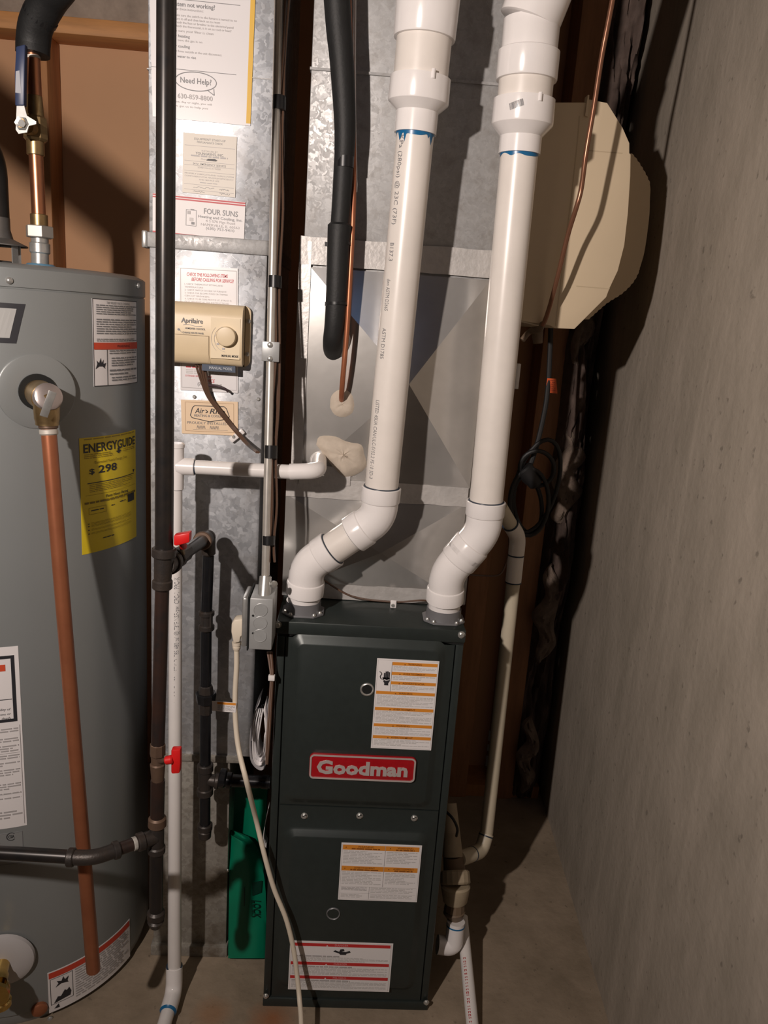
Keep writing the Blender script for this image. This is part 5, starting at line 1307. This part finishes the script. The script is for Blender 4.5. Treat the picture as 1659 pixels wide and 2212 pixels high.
# ================================================================== VENT PIPES
def elbow(parent, a, b, c, r, rs, hubs=0.022):
    """45 degree elbow around corner b with hubs at both ends"""
    d1 = (a-b).normalized(); d2 = (c-b).normalized()
    o = MB().tube(fillet([b+d1*0.048, b, b+d2*0.048], 0.045, 10), r+0.0032, 30).build('elbow', PVCF, parent)
    for d in (d1, d2):
        s_ = b+d*0.030
        MB().rev(s_, s_+d, [(0, r+0.003), (0.0015, rs-0.0008), (0.004, rs), (hubs+0.006, rs), (hubs+0.007, rs-0.001), (hubs+0.007, r)], 32).build('hub', PVCF, o)
        q = s_+d*(hubs+0.0068)
        MB().rev(q, q+d, [(0, rs-0.003), (0.0012, rs-0.0035), (0.0018, r+0.0001)], 32).build('primer_ring', PRIMERD, o)
    return o
R2 = 0.0307
def vent(name, label, flc, b1px, b2px, y1, y2, toppx, ytop, red, upper, txt=None):
    vt = thing(name, label, 'vent pipe', (flc.x, flc.y, FZ), 'furnace vent pipes')
    p0 = Vector((flc.x, flc.y, FZ+0.012))
    b1 = A(b1px[0], b1px[1], y1); b2 = A(b2px[0], b2px[1], y2); tp_ = A(toppx[0], toppx[1], ytop)
    p0 = p0
    seg_ = (b1-p0)
    MB().cyl(p0, b1, R2, 30).build('stub', PVCF, vt)
    elbow(vt, p0, b1, b2, R2, 0.0365)
    MB().cyl(b1, b2, R2, 30).build('offset_pipe', PVCC, vt)
    elbow(vt, b1, b2, tp_, R2, 0.0365)
    st = MB().cyl(b2, tp_, R2, 36).build('vent_run', PVCC, vt)
    ax = (tp_-b2).normalized()
    def rowp(y):
        lo_, hi_ = 0.0, 1.6
        for _ in range(40):
            mid = (lo_+hi_)/2; q = b2.lerp(tp_, mid)-CAM
            if q.dot(CY)/q.dot(FWD)*FPX+IH/2 > y: lo_ = mid
            else: hi_ = mid
        return b2.lerp(tp_, lo_)
    return vt, rowp, ax, st, b2, tp_
vtL, rowL, axL, stL, b2L, tpL = vent('vent_pipe', 'white plastic vent with blue primer drips, left of the two furnace vents', fl1, (664, 1222), (818, 1118), 1.392, 1.378, (897, 290), 1.358, None, None)
vtR, rowR, axR, stR, b2R, tpR = vent('vent_pipe', 'cream plastic vent nearest the beige humidifier, with barcode sticker on reducer', fl2, (966, 1238), (1044, 1148), 1.388, 1.378, (1122, 330), 1.362, None, None)
def reducer(vt, rowp, ax, y_bot, y_mid0, y_mid1, y_top, wsmall, wbig, Yref, pxx):
    p0, p1, p2, p3 = rowp(y_bot), rowp(y_mid0), rowp(y_mid1), rowp(y_top)
    rs_ = WD(pxx, y_bot, Yref, wsmall/2); rb_ = WD(pxx, (y_mid1+y_top)/2, Yref, wbig/2)
    L1 = (p1-p0).length; L2 = (p2-p0).length; L3 = (p3-p0).length
    o = MB().rev(p0, p3, [(0, rs_-0.004), (0.0004, rs_), (L1, rs_), (L2, rb_), (L2+0.002, rb_+0.0006), (L3-0.001, rb_), (L3, rb_-0.004)], 44).build('reducer', PVCF, vt, smooth=25)
    return o, rs_, rb_, p2, p3
def rim(rowp, y): return rowp(y)
# left vent upper part
rdL, rsL, rbL, p2L, p3L = reducer(vtL, rowL, axL, 290, 243, 224, 168, 91, 131, 1.358, 895)
r3 = WD(910, 100, 1.35, 60)
MB().cyl(rowL(172), rowL(55), r3, 40).build('large_pipe', PVCC, vtL)
q0, q1 = rowL(86), rowL(-30); l = (q1-q0).length
rc_ = WD(918, 50, 1.35, 68)
MB().rev(q0, q1, [(0, r3), (0.0005, rc_-0.001), (0.003, rc_), (l*0.78, rc_+0.001), (l*0.80, rc_-0.002), (l, rc_-0.003)], 44).build('coupling', PVCF, vtL, smooth=25)
MB().cyl(rowL(-25), rowL(-25)+axL*0.3, r3, 36).build('large_pipe', PVCC, vtL)
# primer drips
def drips(parent, rowp, y, r, ax, col, drops):
    p = rowp(y); mb = MB(); n = 72
    fr = (Vector((0, -1, 0))-ax*ax.dot(Vector((0, -1, 0)))).normalized(); sd = ax.cross(fr); sd = sd if sd.x > 0 else -sd
    top_ = []; bot_ = []
    for i in range(n+1):
        an = -PI+2*PI*i/n
        L_ = 0.0025+0.0015*math.sin(an*3+1)+0.001*math.sin(an*7)
        for (a0, wd, ln) in drops: L_ += ln*math.exp(-((an-a0)/wd)**2)
        d = fr*math.cos(an)+sd*math.sin(an)
        top_.append(p+ax*0.001+d*(r+0.0006)); bot_.append(p-ax*L_+d*(r+0.0004))
    for i in range(n): mb.quad(bot_[i], bot_[i+1], top_[i+1], top_[i])
    return mb.build('primer_drip', col, parent, smooth=60)
drips(vtL, rowL, 291, R2, axL, PRIMER, ((-0.95, 0.12, 0.013), (-0.6, 0.05, 0.014), (-0.25, 0.3, 0.003), (0.95, 0.1, 0.015), (0.7, 0.06, 0.006)))
# moulded lug on the reducer
def lug(parent, rowp, y0, y1, r, ax, an):
    fr = (Vector((0, -1, 0))-ax*ax.dot(Vector((0, -1, 0)))).normalized(); sd = ax.cross(fr); sd = sd if sd.x > 0 else -sd
    d = fr*math.cos(an)+sd*math.sin(an)
    MB().tube([rowp(y0)+d*r, rowp(y1)+d*r], 0.0032, 10).build('lug', PVCF, parent)
lug(rdL, rowL, 183, 163, rbL, axL, 0.35)
# right vent upper part
rdR, rsR, rbR, p2R, p3R = reducer(vtR, rowR, axR, 334, 296, 272, 215, 90, 132, 1.362, 1125)
r3R = WD(1135, 180, 1.355, 59)
MB().cyl(rowR(218), rowR(70), r3R, 40).build('large_pipe', PVCC, vtR)
q0, q1 = rowR(176), rowR(110); l = (q1-q0).length; rc2 = WD(1140, 140, 1.355, 66.5)
MB().rev(q0, q1, [(0, r3R), (0.0005, rc2-0.001), (0.003, rc2), (l-0.002, rc2), (l, rc2-0.003)], 44).build('hub', PVCF, vtR, smooth=25)
q2 = rowR(45)
MB().cyl(rowR(112), q2, WD(1145, 80, 1.355, 61), 40).build('elbow_throat', PVCF, vtR)
tdir = (axR+Vector((0.30, -0.10, 0))).normalized(); sidev = Vector((0.9, 0.15, 0.42)).normalized()
q3 = rowR(28)
MB().rev(q3-tdir*0.014, q3+tdir, [(0, WD(1150, 30, 1.355, 61)), (0.002, WD(1150, 30, 1.355, 67)), (0.05, WD(1150, 30, 1.355, 68)), (0.052, WD(1150, 30, 1.355, 62))], 44).build('elbow_hub', PVCF, vtR, smooth=25)
q4 = q3+tdir*0.07
MB().tube([q3, q3+tdir*0.5], r3R, 32).build('upper_run', PVCC, vtR)
drips(vtR, rowR, 335, R2, axR, PRIMER, ((-0.6, 0.25, 0.003), (0.7, 0.3, 0.003)))
lug(rdR, rowR, 232, 214, rbR, axR, 0.32)
# barcode sticker on the right reducer
def barcode(rowp, ax, r):
    fr = (Vector((0, -1, 0))-ax*ax.dot(Vector((0, -1, 0)))).normalized(); sd = ax.cross(fr); sd = sd if sd.x > 0 else -sd
    c = rowp(243); mb = MB(); rnd = random.Random(2); u = -0.011
    while u < 0.011:
        wv = rnd.choice((0.0004, 0.0007, 0.001))
        pts = []
        for (uu, vv_) in ((u, -0.005), (u+wv, -0.005), (u+wv, 0.005), (u, 0.005)):
            # tilted 15 degrees
            a_ = uu*0.96-vv_*0.25; b_ = uu*0.3+vv_*0.96
            an = a_/r-0.42; pts.append(c+ax*(b_+0.001)+(fr*math.cos(an)+sd*math.sin(an))*(r+0.0009))
        mb.ngon(pts); u += wv+rnd.choice((0.0004, 0.0007))
    return mb
barcode(rowR, axR, rbR).build('barcode', ink(G3), rdR, smooth=0, weld=False)
pipeprint('pipe_print', rowL(300), rowL(1040), R2, [('KPa (280psi) @ 23C (73F)', 0.0, 0.235), ('B137.3', 0.285, 0.335), ('dwv ASTM D2665', 0.385, 0.475), ('ASTM D1785', 0.525, 0.615), ('LISTED 4SUA CAN/ULC-S102.2 FS-10 SD-3', 0.74, 0.985)], G3, stL, -0.80, 0.0085, 1)
for y in (452, 548, 665, 775):
    c = rowL(y)

# ================================================================== HUMIDIFIER
YU = 1.53
hu = thing('humidifier', 'large cream plastic bypass humidifier on the right side of the plenum', 'humidifier', A(1230, 700, YU+0.15))
side = [(1135, 221), (1268, 221), (1272, 214), (1312, 222), (1345, 275), (1360, 309), (1360, 331), (1363, 333), (1362, 380), (1357, 460), (1349, 530), (1335, 585), (1317, 623), (1310, 642), (1241, 711), (1198, 709), (1188, 703), (1126, 693)]
body_pts = [A(px, py, YU) for px, py in side]
MB().prism(body_pts, (0, 0.40, 0)).build('housing', CREAM, hu, bevel=0.003)
# louvred front cover bulging to the right
cov = []
right = [(1363, 331), (1375, 345), (1392, 372), (1404, 400), (1404, 430), (1402, 470), (1396, 520), (1388, 560), (1372, 602), (1345, 632), (1310, 655), (1270, 690)]
YU2 = YU+0.13
rp = [A(px, py, YU2) for px, py in right]
dense = spline(rp, 24); scal = []; acc = 0.0
for i in range(len(dense)-1):
    a_, b_ = dense[i], dense[i+1]; L_ = (b_-a_).length
    nr = Vector(((a_-b_).z, 0, (b_-a_).x)).normalized()
    if nr.x < 0: nr = -nr
    zz = a_.z; k = 1.0 if (zz > rp[3].z or zz < rp[8].z+0.02) else 0.0
    scal.append(a_+nr*(0.0016*k*abs(math.sin(acc/0.0105*PI)))); acc += L_
scal.append(dense[-1])
inner = [A(px, py, YU2) for px, py in ((1255, 690), (1300, 640), (1330, 590), (1350, 450), (1352, 340))]
MB().prism(scal+inner, (0, 0.36, 0)).build('louvred_cover', CREAMD, hu, smooth=30)
SEM = ink((0.50, 0.40, 0.27))
mb = MB()
def seamline(pts, wv=0.0009):
    for a_, b_ in zip(pts[:-1], pts[1:]):
        a_ = A(a_[0], a_[1], YU-0.0003); b_ = A(b_[0], b_[1], YU-0.0003); d = (b_-a_).normalized(); nr = Vector((-d.z, 0, d.x))*wv
        mb.quad(a_+nr, b_+nr, b_-nr, a_-nr)
seamline([(1200, 704), (1212, 600), (1235, 420), (1248, 300), (1252, 250)]); seamline([(1245, 618), (1317, 624)]); seamline([(1270, 325), (1345, 331)])
mb.build('panel_seam', SEM, hu, smooth=0)
MB().prism([A(px, py, YU-0.004) for px, py in ((1264, 250), (1270, 205), (1273, 205), (1270, 252))], (0, 0.02, 0)).build('latch_tab', CREAM, hu)
seg('drain_spout', TRAPD, hu, (1160, 705), (1162, 742), 14, 10, YU+0.06)
MB().tube(spline([A(1172, 700, YU-0.01), A(1165, 712, YU+0.01), A(1145, 716, YU+0.04), A(1128, 735, YU+0.04)], 6), 0.006, 10).build('feed_fitting', TRAPD, hu)
MB().box(A(1112, 785, YS).x, A(1120, 785, YS).x+0.004, YS-0.006, YS+0.01, A(1115, 840, YS).z, A(1115, 785, YS).z).build('plenum_corner_tab', FOIL, sp, bevel=0.001)
# copper feed tube
ft = MB().tube(spline([A(1420, -520, 1.36), A(1323, 0, 1.39), A(1300, 120, 1.40), A(1283, 230, 1.405), A(1266, 330, 1.41), A(1256, 405, 1.42), A(1246, 445, 1.425), A(1226, 510, 1.445), A(1204, 600, 1.47), A(1188, 660, 1.498), A(1178, 690, 1.513), A(1172, 703, 1.520)], 7), WD(1280, 300, 1.41, 5.6), 14).build('feed_tube', COPPERD); tag(ft, 'thin bent copper water tube in front of the cream humidifier', 'tube')

# ================================================================== RIGHT SIDE DRAINS
YQ = 1.62
rdn = thing('humidifier_drain', 'aged cream plastic drain pipe with dark primer rings right of the furnace', 'pipe', A(1040, 1830, YQ))
g0, g1 = A(1080, 1095, YQ-0.06), A(1119, 1160, YQ); g2 = A(1051, 1800, YQ-0.03)
rq = WD(1100, 1400, YQ, 14.5)
MB().cyl(g0, g1, rq, 22).build('upper_arm', PVCY, rdn)
MB().tube(fillet([g1.lerp(g0, 0.42), g1, g1.lerp(g2, 0.05)], 0.03, 8), rq*1.16, 24).build('elbow', PVCC, rdn)
MB().cyl(g1.lerp(g2, 0.04), g1.lerp(g2, 0.14), rq*1.15, 24).build('coupling', PVCC, rdn)
MB().cyl(g1, g2, rq, 24).build('drop_pipe', PVCY, rdn)
for t_ in (0.055, 0.14): MB().rev(g1.lerp(g2, t_), g2, [(0, rq*1.18), (0.003, rq*1.18)], 24).build('primer_ring', PRIMERD, rdn)
q = g1.lerp(g0, 0.42); MB().rev(q, g0, [(0, rq*1.18), (0.003, rq*1.18)], 24).build('primer_ring', PRIMERD, rdn)
g3 = A(1040, 1838, YQ-0.05); g4 = A(992, 1855, 1.50)
MB().tube(fillet([g2, g3, g4], 0.04, 8), rq*1.12, 24).build('lower_elbow', PVCY, rdn)
q = g2.lerp(g3, 0.1); MB().rev(q, g3, [(0, rq*1.16), (0.003, rq*1.16)], 24).build('primer_ring', PRIMERD, rdn)
q = g3.lerp(g4, 0.42); MB().rev(q, g4, [(0, rq*1.16), (0.003, rq*1.16)], 24).build('primer_ring', PRIMERD, rdn)
mb = MB()
for (y0, y1) in ((1578, 1600), (1608, 1622), (1632, 1655)):
    a_ = A(1056-(y0-1580)*0.1, y0, YQ-rq-0.012); b_ = A(1056-(y1-1580)*0.1, y1, YQ-rq-0.012)
    mb.quad(a_, a_+Vector((0.004, 0, 0)), b_+Vector((0.004, 0, 0)), b_)
mb.build('pipe_print', ink(K), rdn, smooth=0)
# condensate trap on the furnace side
tr = thing('condensate_trap', 'tan plastic condensate trap and white elbow on furnace right side', 'trap', A(985, 1980, 1.46))
YT = 1.47
seg('upper_neck', TRAPB, tr, (972, 1735), (978, 1850), 14, 22, (YT+0.09, YT+0.03))
seg('neck_band', TRAPD, tr, (978, 1848), (982, 1882), 21, 24, (YT+0.03, YT+0.02))
seg('trap_nut', TRAPB, tr, (982, 1880), (984, 1912), 32, 33, (YT+0.02, YT), sides=16, sm=15, ends=0.004)
seg('trap_body', TRAPB, tr, (984, 1910), (983, 1950), 32, 26, (YT, YT-0.01), ends=0.004)
seg('outlet_nut', TRAPD, tr, (983, 1945), (981, 1968), 21, 23, (YT-0.01, YT-0.015), sides=12, sm=15, ends=0.003)
seg('outlet_cup', TRAPD, tr, (981, 1966), (983, 1988), 24, 16, (YT-0.015, YT-0.02), ends=0.004)
t0_, t1_, t2_ = A(985, 1990, YT-0.03), A(980, 2045, YT-0.04), A(945, 2040, YT-0.04)
MB().tube(fillet([t0_, t1_, t2_], 0.04, 10), WD(980, 2030, YT, 19), 26).build('white_elbow', PVCF, tr)
q = t0_.lerp(t1_, 0.12); MB().rev(q, t1_, [(0, WD(980, 2030, YT, 19.7)), (0.003, WD(980, 2030, YT, 19.7))], 24).build('primer_ring', PRIMER, tr)
hl = [A(962, 1752, YT+0.02), A(978, 1768, YT-0.0), A(988, 1790, YT-0.0), A(986, 1806, YT+0.02)]
MB().tube(spline(hl, 6), 0.003, 8).build('drain_hose', BLACK, tr)
# white floor drain pipe
fp = thing('floor_drain_pipe', 'white plastic pipe with red print lying from furnace side across the floor', 'pipe', F(1010, 2190))
pA = A(996, 2000, 1.505); pA.z = max(pA.z, 0.1); pB = F(1022, 2230, 0.014); d_ = (pB-pA)
rfp = WD(1005, 2120, 1.38, 13)
MB().cyl(pA, pA+d_*1.12, rfp, 22).build('pipe', PVCW, fp)
rnd = random.Random(12)
mb = MB(); fr = (Vector((-0.5, -0.7, 0.7))); fr = (fr-d_.normalized()*d_.normalized().dot(fr)).normalized(); sd = d_.normalized().cross(fr)
t = 0.40
while t < 1.0:
    L_ = rnd.uniform(0.008, 0.022)
    for k in range(2):
        a0 = -0.25+k*0.28
        P4 = [pA+d_*tt+(fr*math.cos(an)+sd*math.sin(an))*(rfp+0.0003) for tt, an in ((t, a0), (t+L_, a0), (t+L_, a0+0.12), (t, a0+0.12))]
        mb.ngon(P4)
    P4 = [pA+d_*tt+(fr*math.cos(an)+sd*math.sin(an))*(rfp+0.0003) for tt, an in ((t, -0.25), (t+L_*0.3, -0.25), (t+L_*0.3, 0.2), (t, 0.2))]; mb.ngon(P4)
    t += L_+rnd.uniform(0.006, 0.02)
mb.build('red_print', ink((0.45, 0.06, 0.06)), fp, smooth=0, weld=False)

# coiled black cable and orange tag
cc = thing('coiled_cable', 'coil of black cable hanging in the dark beside the right vent pipe', 'cable', A(1150, 1050, 1.75))
def loop(cx_, cy_, rx, ry, rot, Y, n=26, name='cable_loop', a0=0, a1=2*PI, r=0.0052):
    pts = []
    for i in range(n+1):
        an = a0+(a1-a0)*i/n; ux = rx*math.cos(an); uy = ry*math.sin(an)
        pts.append(A(cx_+ux*math.cos(rot)-uy*math.sin(rot), cy_+ux*math.sin(rot)+uy*math.cos(rot), Y+0.01*math.sin(an)))
    MB().tube(pts, r, 10).build(name, BLACK, cc)
loop(1158, 1050, 45, 104, 0.30, 1.74); loop(1143, 1085, 42, 72, 0.05, 1.735); loop(1160, 1012, 37, 38, 0, 1.73); loop(1140, 1090, 30, 62, -0.12, 1.75)
MB().tube(spline([A(1185, 820, 1.78), A(1178, 880, 1.77), A(1160, 960, 1.75), A(1140, 1020, 1.74), A(1135, 1040, 1.74)], 6), 0.006, 10).build('cable_tail', BLACK, cc)
MB().tube(spline([A(1190, 700, 1.80), A(1188, 760, 1.79), A(1184, 840, 1.78)], 6), 0.006, 10).build('cable_tail', BLACK, cc)
seg('cable_bundle', BLACK, cc, (1130, 1010), (1160, 1048), 20, 16, 1.735, ends=0.004)
fn, w_, h_ = quadmap(1.775, ((1182, 817), (1201, 818), (1204, 850), (1178, 848)))
tg_ = slab(fn, 0.0008).build('cable_tag', ORANGE, cc); tg_['label'] = 'orange paper cable tag'
S = Sheet(fn, w_, h_); S.fine(0.15, 0.1, 0.85, 0.9, 6, (0.40, 0.05, 0.02), 0.2, 0.4); S.build(tg_, off=0.001)
th_ = MB().tube(spline([A(1100, 1160, 1.72), A(1098, 1200, 1.72), A(1080, 1240, 1.70), A(1040, 1243, 1.66), A(1000, 1240, 1.60)], 6), 0.0022, 8).build('thin_cable', WIREB); tag(th_, 'thin brown wire drooping behind the right vent elbow', 'wire')

# ================================================================== GREEN BAG AND PAPERS
def sheet(name, outline, Yfun, th, m_, parent, nx=10, nz=16, seed=0, wave=0.004):
    """soft sheet whose outline is given row by row: (py, pxl, pxr)"""
    rnd = random.Random(seed); rows = []
    for j, (py, xl_, xr_) in enumerate(outline):
        row = []
        for i in range(nx+1):
            u = i/nx; Y = Yfun(u, j/(len(outline)-1)) + wave*math.sin(u*7+seed+j*0.35)*math.sin(u*PI)
            row.append(A(xl_+(xr_-xl_)*u, py, Y))
        rows.append(row)
    mb = MB(); bk = Vector((0, th, 0)); R = len(rows)
    for j in range(R-1):
        for i in range(nx):
            mb.quad(rows[j][i], rows[j][i+1], rows[j+1][i+1], rows[j+1][i])
            mb.quad(rows[j][i]+bk, rows[j][i+1]+bk, rows[j+1][i+1]+bk, rows[j+1][i]+bk)
    for i in range(nx):
        mb.quad(rows[0][i], rows[0][i+1], rows[0][i+1]+bk, rows[0][i]+bk); mb.quad(rows[-1][i], rows[-1][i+1], rows[-1][i+1]+bk, rows[-1][i]+bk)
    for j in range(R-1):
        mb.quad(rows[j][0], rows[j+1][0], rows[j+1][0]+bk, rows[j][0]+bk); mb.quad(rows[j][-1], rows[j+1][-1], rows[j+1][-1]+bk, rows[j][-1]+bk)
    return mb.build(name, m_, parent, smooth=60)
gb = thing('green_bag', 'green plastic bag standing in the gap between duct and furnace', 'bag', A(532, 2080, 1.46))
sheet('rear_panel', [(y, 486+(y-1690)*0.09, 578-(y-1690)*0.05) for y in range(1690, 1930, 24)], lambda u, v: 1.56-0.03*v+0.012*math.sin(u*PI), 0.02, GREEN, gb, seed=2)
top = []
for y in range(1804, 2084, 14):
    k = min(1, max(0, (y-1804)/120)); xr_ = 497+ (570-497)*math.sqrt(1-(1-k)**2) if k < 1 else 571+ (y-1924)*0.02
    top.append((y, 496-(y-1804)*0.012, xr_+3))
sheet('front_panel', top, lambda u, v: 1.50-0.042*v-0.012*math.sin(u*PI), 0.018, GREEN, gb, seed=5, wave=0.003)
def gfn(u, v, off=0.0):   # u runs down the bag, v across it
    px, py = 566-v*34, 1902+u*92
    vv_ = (py-1804)/(2084-1804.0); uu_ = (px-493)/81.0
    return A(px, py, 1.50-0.042*vv_-0.012*math.sin(uu_*PI)-0.0035-off)
S = Sheet(lambda u, v, off: gfn(u, v, off), 0.09, 0.03)
S.poly([(0.0, 0.0), (0.28, 0.05), (0.36, 0.62), (0.05, 0.62)], (0.0, 0.035, 0.02))
S.text('LOCK', 0.46, 0.60, 0.5, (0.0, 0.03, 0.018), 0.42, bold=0.02, shear=0.2); S.rect(0.45, 0.68, 0.85, 0.72, (0, .04, .025)); S.rect(0.15, 1.1, 0.6, 1.16, (0, 0.05, 0.03))
S.build(gb, 'bag_print', off=0.001)
# rolled papers in a clear bag
rp_ = thing('paper_roll', 'rolled white papers in a clear plastic bag hanging beside the furnace', 'papers', A(560, 1660, 1.40))
def loopsheet(name, pts, Y0, dep, th, m_):
    P_ = spline([A(px, py, Y0) for px, py in pts], 6); mb = MB(); n = len(P_)
    for i in range(n-1):
        a_, b_ = P_[i], P_[i+1]; d = Vector((0, dep, 0))
        mb.quad(a_, b_, b_+d, a_+d)
    o = mb.build(name, m_, rp_, smooth=70)
    md = o.modifiers.new('thickness', 'SOLIDIFY'); md.thickness = th; md.offset = 0
    return o
loopsheet('paper', ((552, 1560), (546, 1600), (548, 1640), (560, 1654), (573, 1640), (577, 1600), (574, 1560), (570, 1535)), 1.385, 0.06, 0.002, PAPER)
loopsheet('paper', ((558, 1552), (550, 1596), (552, 1632), (561, 1645), (571, 1632), (574, 1596), (571, 1552)), 1.39, 0.055, 0.001, PAPERG)
loopsheet('paper', ((562, 1550), (555, 1590), (556, 1625), (562, 1636), (569, 1624), (571, 1590)), 1.388, 0.055, 0.001, PAPER)
loopsheet('bag', ((560, 1520), (548, 1545), (540, 1590), (541, 1640), (557, 1662), (572, 1658), (579, 1620), (580, 1560), (577, 1525)), 1.382, 0.065, 0.0006, PLASTIC)
for k in range(4): MB().tube(spline([A(556+k*4, 1530, 1.39), A(548+k*5, 1560, 1.382), A(545+k*4, 1600, 1.38)], 5), 0.0012, 6).build('bag_fold', PAPERG, rp_)
loopsheet('loose_leaf', ((579, 1752), (571, 1790), (569, 1818), (575, 1832)), 1.37, 0.03, 0.001, PAPER)
